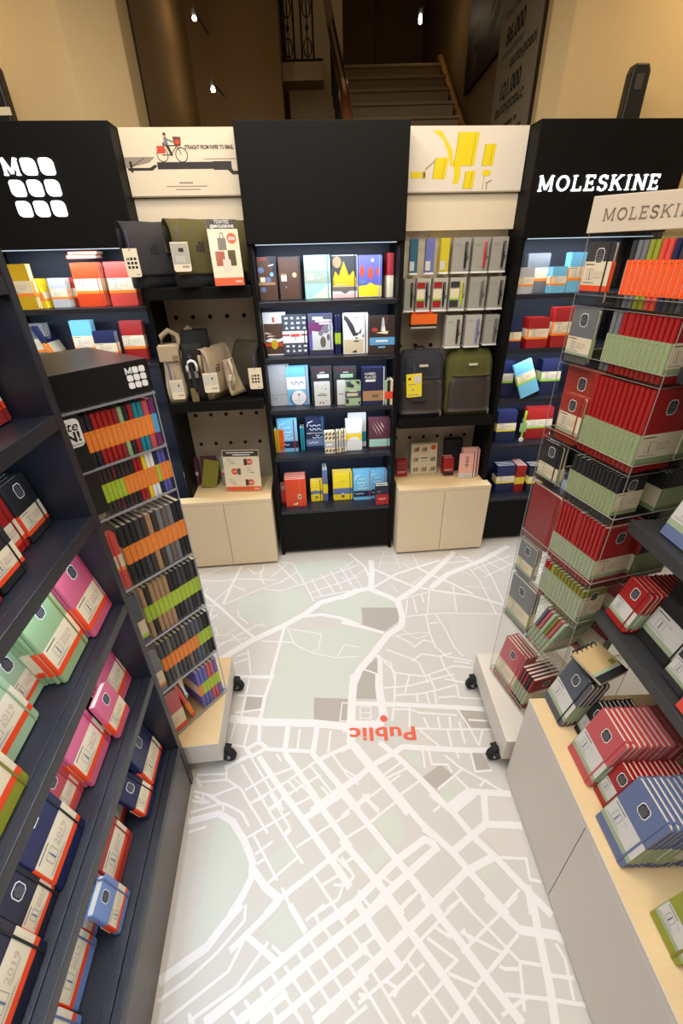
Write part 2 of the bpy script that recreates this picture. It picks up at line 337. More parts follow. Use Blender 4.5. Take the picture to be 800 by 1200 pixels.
# ================================================================== THE SETTING
FLOORM = mat('floor_vinyl_print', rgb(202, 199, 194), 0.5, noise=0.05, scale=2.5)
STREET = mat('map_street_white', rgb(226, 224, 225), 0.5)
PARK = mat('map_park_green', rgb(200, 205, 195), 0.5, noise=0.05, scale=6)
DARKB = mat('map_block_dark', rgb(172, 165, 159), 0.5)
LIGHTB = mat('map_block_light', rgb(204, 200, 196), 0.5)
VERM = mat('map_vermilion', rgb(218, 92, 64), 0.5)
HALLFLOOR = mat('hall_stone', rgb(150, 130, 100), 0.5, noise=0.1, scale=5)
floor = struct(MB().box(-3.0, 3.2, -2.0, 3.3, -0.1, 0, FLOORM).build('floor'))
def parse(s): return [(l.split()[0], [tuple(int(a) / 1000 for a in p.split(',')) for p in l.split()[1:]]) for l in s.split(';')]
ROADS="""M -656,1559 -509,1684 -350,1784 -234,1874 -140,1971 -9,2019 96,2081;L -247,1855 -137,1867 -26,1838 81,1778;m -947,2133 -754,1953 -610,1802 -505,1701;m -343,1775 -362,1597 -378,1425;m -565,1445 -373,1432;s -970,2216 -811,2198 -675,2216 -439,2195;s -977,2241 -826,2335 -664,2421;m -699,2343 -725,2159 -739,1983;s -737,1973 -602,2064 -478,2138 -392,2181;s -504,2105 -397,2089 -207,2174;s -490,2414 -346,2367 -270,2200 -183,1984;s -274,2141 108,2335;s -216,2060 102,2209;s -185,2015 36,2072;s -147,2244 -99,2146 -53,2043;s -85,2279 -9,2085;s -21,2315 53,2140;s -208,2198 -141,2035;s -540,2362 -554,2236 -510,2151;s -452,2372 -368,2253 -297,2154;s -380,2382 -475,2233;s -306,2275 -407,2182;s -648,2328 -589,2262 -533,2310;s -875,1978 -756,1963;s -797,1955 -795,1781;s -754,1893 -796,1837;s -642,1929 -623,1869 -557,1810;t -781,1727 -661,1723 -608,1793;t -743,1789 -714,1725;t -743,1658 -538,1702;t -636,1731 -570,1660;s -716,1624 -525,1781 -461,1806;s -524,1618 -483,1457;s -462,1674 -279,1659;t -328,1765 -132,1714 -142,1605 -179,1591;t -328,1765 -271,1642 -179,1583 -53,1547 70,1551;t -41,1555 -2,1633 73,1614;s -581,1526 -512,1554;s -578,1572 -519,1594;s -871,2130 -898,2064;s -803,2007 -733,2125;s -725,2159 -623,2098;t -530,1809 -444,1778;t -881,1898 -749,1873;M -14,2009 91,2070 167,2090;M 195,2385 194,2255 173,2078 277,2009 330,1964 341,1834 324,1760 237,1693 142,1557 69,1461 30,1365;L -16,1800 103,1759 219,1711;M 331,1975 447,2068 681,2324 793,2456;M 552,2075 687,2210 962,2352 1195,2510;m 43,2474 150,2307 179,2158;m 182,2089 347,2224 499,2293 673,2364;m 197,2293 438,2102 577,2051 785,2000 957,1910;m 499,2293 605,2189 696,2115 802,2010;s 845,2279 881,2131 890,1834;s 946,2353 970,2174 964,1930;s 698,2092 663,1861;s 541,2053 488,1848;s 355,1834 579,1854 931,1832;s 339,1974 531,2042;s 389,1973 364,1853;s 428,1992 428,1860;s 484,2022 485,1948;s 479,1839 474,1702 486,1601 534,1536 660,1502;s 536,1846 566,1734 586,1597 620,1533;s 487,1773 543,1780;t 249,1684 402,1704 467,1702;t 315,1743 395,1662 464,1685;s 220,1593 348,1527 380,1496;s 282,1691 353,1638 373,1605 432,1652 480,1634;s 200,1516 252,1441 390,1416 557,1475 648,1458;s 346,1512 402,1556 498,1537 564,1558;s 380,1496 406,1378;s 498,1537 506,1462 544,1374;s 564,1505 644,1487;s 189,1532 235,1500 245,1383;L 167,1556 183,1532 169,1375;s 93,1468 174,1430;s 822,2440 970,2174;s 978,2351 1078,2219;s 1035,2431 1157,2266;s 869,2252 1172,2397;s 925,2176 1176,2316;t 23,2339 122,2092;t 81,2390 -10,2289;t 148,2282 19,2165;t -11,2214 77,2093;t 240,2424 422,2430;t 266,2355 377,2337;t 296,2492 245,2304;t 360,2460 388,2298;t 283,2202 354,2151;s 681,2324 898,2355;s 717,2417 873,2383;t 751,2282 849,2179;t 764,2089 934,2060;t 306,2130 339,2039;t 513,2193 439,2113;t 411,2349 463,2269;t 492,2455 515,2292;M -539,1213 -374,1191 -149,1179 20,1157;m -369,1453 -392,1318 -396,1197 -386,1098;m -565,1445 -373,1436;s -531,1335 -393,1325;s -484,1428 -487,1223;s -518,1242 -400,1256;m -386,1098 -437,1068 -407,1037 -347,1071 -386,1098;m -346,1066 -154,1050;L -265,1165 -269,1048;L -133,1173 -148,1040 -17,888 36,821;s -211,1153 -215,1062;s -74,1143 -83,1044;s -507,1189 -513,1091 -439,1078;s -442,1181 -449,1079;L -377,1036 -300,939 -216,843;L -269,1048 -187,946 -108,840;m -511,991 -413,1042;s -501,991 -496,944;s -621,966 -496,967;s -445,1004 -326,853;s -405,1027 -251,827;s -412,902 -330,949 -219,988;s -381,855 -278,912 -132,1010;s -314,829 -194,910 -111,953;m -132,1010 17,1077;L 20,1157 18,1087 47,1055;s -63,1033 -6,950 40,913;L -143,823 -35,897 41,940;s -161,997 -63,881;s -243,934 -202,893;s -110,908 -54,855;s -613,938 -491,944 -427,907 -368,830;s -613,903 -533,884 -498,849;s -533,884 -448,916;s -618,956 -589,920;s -612,869 -555,859;s -573,893 -571,851;s -303,1044 -280,1014;t -20,1282 -32,1187 5,1186;t -20,1282 7,1275;t -225,947 -126,857;M -25,1147 18,1169 144,1165 169,1205 161,1354 168,1436;M 44,1440 28,1306 18,1169 15,1087 98,976 198,849 228,808;L 43,1274 252,1262 468,1244 638,1227;L 137,1084 201,1026 285,934 373,821;L -28,897 29,931 99,985 203,1041 236,1061 325,1053 511,1038 641,1038;L -28,889 37,812;s 251,1434 225,1269 204,1181;s 322,1431 283,1324;s 172,1354 311,1363 445,1400 545,1425;s 236,1313 349,1316 456,1339 541,1363;s 338,1316 336,1272;s 384,1321 390,1264;s 425,1327 423,1263;s 541,1363 535,1291 644,1282;s 492,1398 606,1368;s 435,1294 525,1298;s 416,1429 432,1333;s 216,1239 292,1237 333,1218 502,1201;s 296,1261 278,1145;s 278,1145 423,1135 640,1129;s 319,1138 396,1056;s 350,1194 362,1142;s 415,1198 413,1136;s 444,1135 446,1055;s 468,1196 460,1140;s 514,1230 541,1149 562,1057;s 505,1172 505,1069;s 562,1057 597,1125;s 549,1177 631,1169;s 344,1048 346,984 409,982 421,949;s 318,1043 315,970;s 408,1021 455,971 536,919 605,873;s 519,1028 517,951 584,954;s 461,1034 463,1005;s 351,888 473,966;s 428,940 477,877;L 373,821 468,877 629,864;L 526,871 510,802;s -27,979 48,931;s -26,1047 35,1076;s 129,938 216,992;s 142,929 243,972;s 34,837 139,902 210,945;s 191,866 292,925;s 115,947 213,833;s 54,878 113,819;s 519,893 545,919 567,900;t 64,1255 114,1254 109,1195 61,1196 64,1255;t 63,1225 111,1224;L -606,797 -497,822 -437,793 -382,731 -342,667 -338,621 -361,572 -390,526;L -338,647 -287,595 -236,564 -277,524;s -606,828 -487,858 -428,832 -407,820 -373,776;s -595,762 -531,779;s -570,894 -486,854 -481,829;s -605,886 -542,859;s -416,890 -300,752;s -356,889 -239,743 -165,657;m -239,743 -219,765;L -258,886 -174,794 -67,668 -4,589;L -147,884 -86,808 0,702;L -174,794 -23,881;s -375,739 -224,819;s -378,855 -326,879;s -310,825 -259,853;s -309,888 -219,765;s -337,688 -279,726;s -356,753 -249,613;s -328,660 -302,673;s -287,601 -183,678;s -193,706 -132,740;m -236,564 -131,630 0,716;s -131,630 -51,536;s -98,597 -43,622;s -231,594 -186,522;s -59,682 -2,634;s -59,597 -27,596 -43,560 -126,521;s -226,835 -124,883;s -132,740 -50,784 3,814;L -29,881 34,816 162,661 263,540 284,513;L 183,876 268,769 360,681 444,572 495,509;L 318,873 390,808 441,730 508,658 592,555 634,506;L 491,868 390,808;L 528,868 502,764 429,721 360,681;L 502,764 632,756;L -31,727 89,601 161,515;L -33,519 22,559 162,661 269,721 305,703;L 46,517 104,564 205,629 314,699;L 263,540 394,625 495,662;s -30,803 80,878;s -31,723 62,769 180,846;s 63,859 112,809;s -32,649 8,672;s -31,673 10,618 -14,596;s 519,661 609,656 600,598 635,591;s 494,532 554,573;s 340,578 390,511;s 305,526 356,552;s 159,529 219,573;s 109,616 152,585;L 586,584 573,507;s 317,809 347,828;s 264,751 300,724;s 23,580 65,530;L -568,383 -495,426 -446,454 -408,502 -358,553;s -558,344 -483,387 -410,442 -342,513 -345,552;s -526,306 -369,401 -334,470 -236,550;s -459,305 -339,368 -259,462;L -414,301 -243,404 -104,490 -2,546;L -325,299 -208,371 -86,444 49,518;m -337,482 -229,418;m -268,531 -335,476 -374,444;m -201,549 -145,481;s -246,453 -215,432;s -463,320 -443,301;s -397,324 -379,309;s -345,323 -318,299;s -311,342 -285,322;s -269,367 -208,297;s -238,393 -207,361 -142,296;s -204,409 -113,319;s -167,437 -54,318;s -128,460 6,317;s -87,489 38,351;s -45,520 43,427;m -222,298 -85,375 44,445;L -112,299 -23,353 40,388;s -25,294 36,326;s -147,509 -88,547;s -122,528 -104,502;s -62,547 -20,497;m -288,299 -191,355;L 15,383 98,432 178,484 275,546 298,561;L 112,565 185,470 252,391 335,282;L 234,562 322,460 393,365 458,285;L 22,544 75,472 139,399;L 439,558 520,474 625,461 647,448;L 589,555 575,473 561,356 544,279;L 20,501 101,550 131,564;s 12,331 139,399 216,462 354,552;s 354,552 420,482 494,405 553,397;s 327,427 467,510 541,556;s 254,489 303,461;s 230,462 310,412 259,382;s 277,385 353,359 511,464;s 334,474 384,453 448,425;s 345,480 364,446;s 493,402 470,307;s 430,397 445,391 488,390;s 400,388 468,431;s 428,341 542,330 645,317;s 617,442 629,409 616,326;s 570,376 636,369;s 344,345 399,281;s 254,284 351,354;s 160,306 256,367;s 159,418 264,294;s 51,401 140,285;s 97,341 211,407;s 88,376 125,358 114,341;s 27,453 61,416;s 177,312 197,284;s 13,348 47,342 92,286;s 406,302 484,334;s 18,440 75,472;s 146,527 200,563"""
PARKS="""g -651,2012 -471,2081 -263,2095 -190,1973 -367,1812 -457,1779 -609,1868;g -333,1747 80,1760 63,1389 -357,1401 -345,1612;g -17,1772 102,1741 204,1694 130,1565 50,1448 30,1365 -22,1367;g -363,1453 30,1440 10,1180 -150,1190 -371,1208;g -14,1983 150,2064 315,1954 321,1835 304,1761 220,1719 104,1768 -16,1813;g -125,1971 95,2059 82,1796 -26,1847 -137,1880;g -508,810 -434,777 -380,717 -349,661 -359,603 -406,532 -490,534 -496,644;g -498,555 -367,553 -416,502 -455,457 -496,432;g -289,673 -220,721 -183,685 -260,636;g 354,884 430,930 469,881 392,828;g 430,620 487,650 512,626 457,586;g 89,782 172,827 208,744 166,693 121,737;g 51,671 108,711 139,674 82,628;g -280,493 -219,550 -153,478 -215,438;g 196,664 234,688 235,668 203,648;g -346,2367 -20,2407 92,2336 -210,2234 -271,2224;g 231,1030 302,1039 305,971 273,981;g 329,872 448,869 392,817;d 59,1440 151,1437 141,1296 46,1299;d 299,934 380,983 423,940 346,887;d 520,1230 624,1215 640,1129 529,1143;d 523,1028 566,1022 580,954 517,951;d 93,1468 165,1540 156,1361 41,1365;d -478,1327 -392,1318 -400,1256 -476,1252;d -155,1311 14,1300 5,1180 -150,1190;d 105,1917 323,1909 316,1797 220,1719 104,1777;l 603,1840 928,1823 771,1544 640,1517 588,1606;l 551,2031 684,2036 659,1871 505,1867;l 474,738 504,755 629,747 617,663 525,665;l 540,852 616,855 636,765 516,777"""
WD = dict(M=.038, L=.0235, m=.017, s=.009, t=.0055)
from mathutils.geometry import delaunay_2d_cdt
cv, cf, ck = [], [], []
def flat(pts, k):
    if sum(a[0] * b[1] - b[0] * a[1] for a, b in zip(pts, pts[1:] + pts[:1])) < 0: pts = pts[::-1]
    cf.append(list(range(len(cv), len(cv) + len(pts)))); cv.extend(Vector(p) for p in pts); ck.append(k)
for k, pts in parse(PARKS): flat(pts, k)
for k, pts in parse(ROADS):
    h = WD[k] / 2
    for (ax, ay), (bx, by) in zip(pts, pts[1:]):
        d = Vector((bx - ax, by - ay))
        if d.length < .003: continue
        d.normalize(); nx, ny = -d.y * h, d.x * h
        flat([(ax + nx, ay + ny), (ax - nx, ay - ny), (bx - nx, by - ny), (bx + nx, by + ny)], 'r')
    for x, y in pts[1:-1]: flat([(x + h * math.cos(q * math.pi / 4 + .2), y + h * math.sin(q * math.pi / 4 + .2)) for q in range(8)], 'r')
import numpy as np
ov, oe, of_ = delaunay_2d_cdt(cv, [], cf, 0, 1e-5, False)[:3]
cen = np.array([[sum(ov[q].x for q in f) / len(f), sum(ov[q].y for q in f) / len(f)] for f in of_])
own = np.full(len(of_), -1)
for n_, (f, k) in enumerate(zip(cf, ck)):      # later prints lie over earlier ones, streets over everything
    P = np.array([(cv[q].x, cv[q].y) for q in f])
    idx = np.nonzero((cen[:, 0] > P[:, 0].min()) & (cen[:, 0] < P[:, 0].max()) & (cen[:, 1] > P[:, 1].min()) & (cen[:, 1] < P[:, 1].max()))[0]
    if not len(idx): continue
    X, Y = cen[idx, 0], cen[idx, 1]; ins = np.zeros(len(idx), bool)
    for (ax, ay), (bx, by) in zip(P, np.roll(P, -1, 0)):
        if ay != by: ins ^= ((ay > Y) != (by > Y)) & (X < (bx - ax) * (Y - ay) / (by - ay) + ax)
    own[idx[ins]] = n_
KM = {'g': PARK, 'd': DARKB, 'l': LIGHTB, 'r': STREET}
pk, st = MB(), MB()
for f, n_ in zip(of_, own):
    if n_ < 0: continue
    k = ck[n_]
    (st if k == 'r' else pk).add([(ov[q].x, ov[q].y, .0006) for q in f], [tuple(range(len(f)))], KM[k])
o = pk.build('map_block', floor); o['kind'] = 'stuff'
o = st.build('map_street', floor); o['kind'] = 'stuff'
lettering('Public', 0.086, VERM, floor, 0.158, 1.150, 0.0012, offset=0.0022, rot=Matrix.Rotation(math.pi, 4, 'Z'), space=1.06, sx=1.36)
MB().add([(0.168 + .017 * math.cos(i * .4488), 1.193 + .017 * math.sin(i * .4488), .0012) for i in range(14)], [tuple(range(14))], VERM).build('printed_dot', floor)

struct(MB().box(-3.0, 3.2, 3.3, 9.0, -0.1, -0.01, HALLFLOOR).build('floor'))
struct(MB().box(-3.1, -3.0, -2.0, 3.3, 0, 3.4, WHITEWALL).build('wall_left'))
struct(MB().box(3.2, 3.3, -2.0, 3.3, 0, 3.4, WHITEWALL).build('wall_right'))
struct(MB().box(-3.1, 3.3, -2.1, -2.0, 0, 3.4, WHITEWALL).build('wall_front'))
struct(MB().box(-3.1, 3.3, -2.1, 3.15, 3.4, 3.5, WHITEWALL).build('ceiling'))
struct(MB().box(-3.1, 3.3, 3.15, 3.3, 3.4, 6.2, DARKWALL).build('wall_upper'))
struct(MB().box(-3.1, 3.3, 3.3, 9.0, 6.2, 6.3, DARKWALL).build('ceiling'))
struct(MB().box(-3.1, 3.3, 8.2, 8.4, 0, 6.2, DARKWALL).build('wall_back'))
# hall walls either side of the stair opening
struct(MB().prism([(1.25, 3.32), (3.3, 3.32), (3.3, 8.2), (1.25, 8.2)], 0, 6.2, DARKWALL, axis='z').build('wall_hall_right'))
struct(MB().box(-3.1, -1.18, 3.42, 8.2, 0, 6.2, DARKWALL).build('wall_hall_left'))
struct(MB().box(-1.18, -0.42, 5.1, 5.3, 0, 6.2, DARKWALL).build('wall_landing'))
o = MB().box(0.62, 1.25, 8.12, 8.2, 2.9, 5.0, mat('hall_door', rgb(120, 96, 66), .6)).build('door_1'); struct(o)
d = MB().box(0.70, 1.17, 8.10, 8.12, 2.95, 4.9, mat('hall_door_panel', rgb(126, 100, 70), .6)).build('door_panel', o)

# beige pillars: flat front, chamfered corner
M0 = Matrix.Identity(4)
t = thing('pillar', 'beige plastered pillar rising behind the left sign box with chamfered corner', 'pillar', M0)
MB().prism([(-3.0, 3.0), (-1.30, 3.0), (-1.09, 3.22), (-1.09, 3.40), (-3.0, 3.40)], 0, 6.2, BEIGEWALL, axis='z').build('shaft', t, bevel=.006)
MB().prism([(-1.13, 3.405), (-1.085, 3.405), (-1.085, 3.415), (-1.13, 3.415)], 0, 6.2, JOINT, axis='z').build('joint', t)
t = thing('pillar', 'beige plastered pillar rising behind the lit word sign on the right', 'pillar', M0)
MB().prism([(1.17, 3.24), (1.26, 3.16), (3.2, 3.16), (3.2, 3.31), (1.17, 3.31)], 0, 6.2, BEIGEWALL, axis='z').build('shaft', t, bevel=.006)

# staircase
STONE = mat('stair_stone', rgb(170, 148, 112), 0.55, noise=0.15, scale=7)
t = thing('staircase', 'dim stone staircase going up behind the middle black sign box', 'stairs', Matrix.Translation((0.62, 3.6, 0)))
for i in range(10):
    y = 3.6 + .25 * i - 3.6; z = 2.09 + .151 * i
    MB().box(-.47, .47, y, y + .27, z - .151, z - .022, STONE).box(-.48, .48, y - .025, y + .25, z - .022, z, STONE).build('step', t, bevel=.004)
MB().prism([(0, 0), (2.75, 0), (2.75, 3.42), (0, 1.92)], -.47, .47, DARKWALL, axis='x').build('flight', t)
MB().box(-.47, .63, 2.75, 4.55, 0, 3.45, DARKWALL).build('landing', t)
HR = mat('handrail_wood', rgb(72, 36, 18), 0.25, coat=.3)
MB().tube([(.10 - .62, -.35, 2.46), (.08 - .62, .4, 2.86), (.02 - .62, 1.2, 3.36), (-.02 - .62, 2.0, 3.85)], .035, HR, 12).build('handrail', t, smooth=True)
ir = MB()
for i in range(8):
    y = .1 + i * .24
    ir.tube([(.10 - .62 - .012 * i, y, 2.05 + .6 * y), (.09 - .62 - .012 * i, y, 2.62 + .6 * y)], .009, JOINT, 6)
ir.build('railing', t)
MB().tube([(1.16 - .62, 1.2, 2.68), (1.17 - .62, 2.7, 3.62), (1.17 - .62, 2.9, 3.66)], .028, mat('wall_rail_wood', rgb(190, 140, 70), .4), 10).build('wall_rail', t, smooth=True)

# balustrade of the upper landing
t = thing('balustrade', 'black wrought iron balustrade on the upper landing left of the stairs', 'railing', Matrix.Translation((-.23, 5.2, 3.30)))
MB().box(-.20, .17, 0, .25, -.12, 0, mat('landing_edge', rgb(190, 168, 130), .7)).build('slab_edge', t)
MB().tube([(-.20, .05, .02), (.17, .05, .02)], .012, JOINT, 6).build('bottom_rail', t)
for cx in (-.125, .04):
    b = MB()
    for x in (cx - .05, cx + .05): b.tube([(x, .05, .02), (x, .05, .95)], .009, JOINT, 6)
    for z0 in (.10, .34, .58, .82):
        b.tube([(cx + .035 * math.cos(a * .6283), .05, z0 + .06 * math.sin(a * .6283)) for a in range(10)], .006, JOINT, 5, closed=True)
    b.tube([(cx, .05, .02), (cx, .05, .95)], .006, JOINT, 6)
    for z0 in (.22, .46, .70): b.lathe([(.002, z0 - .03), (.016, z0), (.002, z0 + .03)], JOINT, 8, Matrix.Translation((cx, .05, 0)))
    b.build('iron_panel', t)
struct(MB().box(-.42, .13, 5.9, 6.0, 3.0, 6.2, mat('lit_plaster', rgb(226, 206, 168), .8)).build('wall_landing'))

# small hall lamps
for i, (p, lb) in enumerate((((-1.0, 4.62, 3.38), 'small bright spot lamp high on the dark wall left of the balustrade'),
        ((-.93, 4.62, 2.99), 'small bright spot lamp lower on the dark wall above the cyclist poster'),
        ((.86, 5.8, 3.74), 'small slim lit wall lamp above the top of the stairs'))):
    t = thing('spot_lamp', lb, 'lamp', Matrix.Translation(p))
    s = (.012, .016, .03)[i]
    MB().lathe([(.004, -s * 1.2), (.014, -s), (.017, 0), (.010, s), (.003, s * 1.3)], LAMP, 12).build('bulb', t, smooth=True)
    MB().lathe([(.008, s), (.022, s + .01), (.022, s + .035), (.006, s + .04)], JOINT, 12).build('socket', t)
    MB().tube([(0, 0, s + .03), (0, (.44, .44, .3)[i], s + .05)], .006, JOINT, 6).build('bracket', t)
    l = bpy.data.lights.new('lamp_light', 'POINT'); l.energy = 0.6; l.color = WARM; l.shadow_soft_size = .03
    lo = link('lamp_light', l, None, Matrix.Translation((p[0], p[1] - .08, p[2])))

# poster and text panel on the right hall wall
t = thing('wall_poster', 'large dark photo poster on the stair wall beside the text panel', 'poster', Matrix.Translation((1.25, 4.3, 2.9)) @ Matrix.Rotation(-R90, 4, 'Z'))
MB().box(-1.02, -.02, -.03, 0, .18, 1.5, mat('poster_black', rgb(26, 20, 15), .5)).build('sheet', t)
q = MB(); g1 = mat('poster_brown', rgb(86, 64, 42), .6); g2 = mat('poster_grey', rgb(120, 100, 74), .6)
q.poly([(-.35, .45), (-.05, .62), (-.05, .95), (-.3, .8)], -.031, g1); q.poly([(-.4, .3), (-.1, .42), (-.12, .5), (-.38, .38)], -.031, g1)
q.ell(-.72, .48, .06, .09, -.031, g2); q.poly([(-.8, .25), (-.65, .25), (-.67, .42), (-.78, .42)], -.031, g1); q.poly([(-.6, .7), (-.5, .8), (-.45, 1.2), (-.58, 1.1)], -.031, g1)
q.build('printed_picture', t)
t = thing('text_panel', 'grey panel printed with large black numbers beside the right pillar', 'sign', Matrix.Translation((1.245, 4.24, 2.3)) @ Matrix.Rotation(-R90, 4, 'Z'))
GP = mat('grey_print_panel', rgb(150, 140, 122), .6)
MB().box(0, .86, -.05, 0, 0, 1.6, GP).build('sheet', t)
MB().box(.86, .90, -.07, 0, 0, 1.6, mat('panel_edge', rgb(48, 34, 22), .6)).build('edge_trim', t)
for s, sz, z, x, of in (('Περισσότεροι από', .055, .86, .10, 0), ('86.000', .125, .72, .16, .004), ('αναγνώστες και', .05, .66, .12, 0), ('φωτογράφοι', .075, .58, .30, .002), ('121.000', .125, .44, .16, .004), ('φωτογραφίες', .085, .36, .10, .002)):
    lettering(s, sz, JOINT, t, x, -.051, z, offset=of, align='LEFT')
q = MB()
for i in range(6):
    for a, b in ((.08, .30), (.33, .50), (.53, .53 + .05 * ((i * 7) % 5 + 1))): q.rect(a, b, .27 - .055 * i, .27 - .055 * i + .022, -.0512, mat('print_grey', rgb(70, 62, 52), .7))
q.build('printed_lines', t)

# security antennas behind the sign boxes
for p, h, lb in (((1.565, 2.985), 2.62, 'black security antenna standing behind the lit word sign'), ((-1.60, 2.80), 2.64, 'black security antenna half cut off behind the logo sign at far left')):
    t = thing('security_antenna', lb, 'antenna', Matrix.Translation((p[0], p[1], 0)))
    MB().prism([(-.065, 0), (.065, 0), (.05, h - .03), (.035, h), (-.035, h), (-.045, h - .03)], -.03, .03, mat('antenna_black', rgb(22, 20, 20), .4)).build('pylon', t, bevel=.008)
    MB().box(-.02, .02, -.033, -.03, h - .10, h - .04, mat('antenna_grey', rgb(70, 66, 60), .3)).build('indicator_window', t)
    MB().box(-.12, .12, -.035, .035, 0, .02, JOINT).build('foot_plate', t)
if True:
    MB().box(-.045, .06, -.036, -.03, 2.44, 2.47, pm('cream')).build('paper_label', t)

# ================================================================== BACK WALL FURNITURE
ZT, ZB = 2.337, 1.878
SHELVES = (1.62, 1.336, 1.045, .742, .353)
def shelf_unit(x0, x1, label):
    t = thing('shelf_unit', label, 'shelf unit', BK.at(0, 0, 0), 'black shelving units with lit sign boxes')
    MB().box(x0, x1, -.012, .30, ZB, ZT, BLACK).build('sign_box', t, bevel=.003)
    for x in (x0, x1 - .024): MB().box(x, x + .024, 0, .30, 0, ZB, BLACK).build('upright', t, bevel=.0015)
    MB().box(x0 + .024, x1 - .024, .285, .30, .05, ZB, NAVYBACK).build('back_panel', t)
    for z in SHELVES: MB().box(x0 + .025, x1 - .025, .004, .284, z - .024, z, BLACKWOOD).build('shelf', t, bevel=.002)
    MB().box(x0 + .025, x1 - .025, .006, .03, .03, .328, BLACK).build('base_panel', t)
    MB().box(x0 + .04, x1 - .04, .012, .018, ZB - .004, ZB - .0005, LED).build('light_strip', t)
    xm, wd = (x0 + x1) / 2, x1 - x0 - .1
    for z, p in ((ZB - .016, 2.8), (SHELVES[0] - .03, 1.5), (SHELVES[1] - .03, 1.4), (SHELVES[2] - .03, 1.3), (SHELVES[3] - .03, 1.2)):
        o = area('shelf_light', (0, 0, 0), (0, 0, 0), wd, .015, p, COOL)
        o.matrix_world = BK.at(xm, .03, z, lean=rad(-14))
    return t
BAYL, BAYC, BAYR = (-1.745, -.955), (-.432, .355), (.958, 1.72)
tl = shelf_unit(*BAYL, 'black shelving with the glowing square logo sign at the left end')
tc = shelf_unit(*BAYC, 'black shelving in the middle with five full shelves and plain sign box')
tr = shelf_unit(*BAYR, 'black shelving with the glowing white word sign on the right')
logo(tl, -1.405, 2.184, .060, .0755, -.012, .008, GLOW, .17)
b = MB(); wdt = word('MOLESKINE', b, .992, 2.068, .062, .13, -.012, .008, GLOW, gap=.2)
o = b.build('lettering', tr)
o.scale = (.615 / wdt, 1, 1); o.location = (.992 - .992 * .615 / wdt, 0, 0)

def pegboard(x0, x1, label, bands, cream_to, mid):
    t = thing('display_bay', label, 'display bay', BK.at(0, 0, 0), 'pale display bays between the black units')
    MB().box(x0, x1, .25, .27, 0, 2.3, BOARD).build('back_board', t)
    MB().box(x0, x1, .115, .249, cream_to, 2.078, CREAM).build('upper_panel', t)
    MB().box(x0, x1, mid[1], .249, mid[0], cream_to - .001, CREAM).build('middle_panel', t)
    MB().box(x0, x1, .098, .249, 2.082, 2.336, CREAM).build('poster_panel', t)
    hb = MB()
    for z in bands:
        x = x0 + .05
        while x < x1 - .02:
            hb.ell(x, z, .0125, .0125, .2493, HOLE, 10); x += .0965
    o = hb.build('peg_hole', t); o['kind'] = 'stuff'
    return t
pb2 = pegboard(-.953, -.434, 'pale pegboard bay with bags on shelves below the cyclist poster', (1.54, 1.30, 1.23, .965, .77), 1.985, (1.72, .243))
pb4 = pegboard(.357, .956, 'pale pegboard bay with hanging pen packs and two rucksacks', (1.535, 1.338, .90, .74), 1.925, (1.53, .168))
for t, x0, x1, zz, yf in ((pb2, -.953, -.434, (1.705, 1.135), -.065), (pb4, .357, .956, (.955,), -.02)):
    for z in zz: MB().box(x0 + .002, x1 - .002, yf, .248, z - .055, z, BLACK).build('shelf', t, bevel=.003)

def base_cabinet(x0, x1, label, b0, b1):
    t = thing('base_cabinet', label, 'cabinet', BK.at((x0 + x1) / 2, -.091, 0), 'pale birch base cabinets')
    h = (x1 - x0) / 2
    b0 -= (x0 + x1) / 2; b1 -= (x0 + x1) / 2
    MB().box(-h, h, .016, .077, .015, .489, BIRCH).box(b0, b1, .077, .335, .015, .489, BIRCH).build('carcass', t)
    MB().box(-h, h, 0, .077, .489, .511, BIRCH).box(b0, b1, .077, .335, .489, .511, BIRCH).box(-h + .001, h - .001, .001, .077, .511, .5112, BIRCHTOP).box(b0, b1, .077, .335, .511, .5112, BIRCHTOP).build('worktop', t)
    for a, b in ((-h + .001, -.0015), (.0015, h - .001)): MB().box(a, b, 0, .016, .017, .4865, BIRCH).build('door', t, bevel=.001)
    MB().box(-h + .01, h - .01, .03, .076, 0, .015, JOINT).build('plinth', t)
base_cabinet(-1.06, -.455, 'pale birch two door cabinet below the shoulder bags', -.952, -.456)
base_cabinet(.372, .984, 'pale birch two door cabinet below the two rucksacks', .373, .955)

# posters ------------------------------------------------------------
t = thing('poster', 'white poster of a cyclist riding on a giant black pen', 'poster', BK.at(-.693, .098, 2.086), 'posters between the sign boxes')
MB().box(-.258, .258, -.004, 0, 0, .248, mat('poster_cream', rgb(226, 212, 186), .5)).build('sheet', t)
q = MB(); dk = mat('print_dark', rgb(44, 36, 34), .5); rd = mat('print_red', rgb(200, 66, 28), .5); br = mat('print_brown', rgb(108, 44, 30), .5); gy = mat('print_mid_grey', rgb(150, 138, 122), .6); sk = mat('print_skin', rgb(196, 150, 116), .6); bl = mat('print_blue_grey', rgb(108, 118, 128), .6)
y = -.0045
q.rect(-.115, .20, .100, .126, y, dk); q.rect(.14, .225, .096, .128, y - .0001, dk); q.poly([(.165, .10), (.20, .10), (.225, .078), (.258, .078), (.258, .092), (.232, .092), (.215, .112)], y, dk)
q.poly([(-.258, .145), (-.12, .145), (-.15, .125), (-.258, .105)], y, gy); q.poly([(-.25, .096), (-.14, .096), (-.115, .112), (-.125, .118), (-.15, .106), (-.25, .106)], y, dk)
q.rect(-.24, -.228, .09, .13, y - .0002, dk); q.poly([(-.17, .143), (-.16, .146), (-.225, .112), (-.235, .11)], y - .0002, dk)
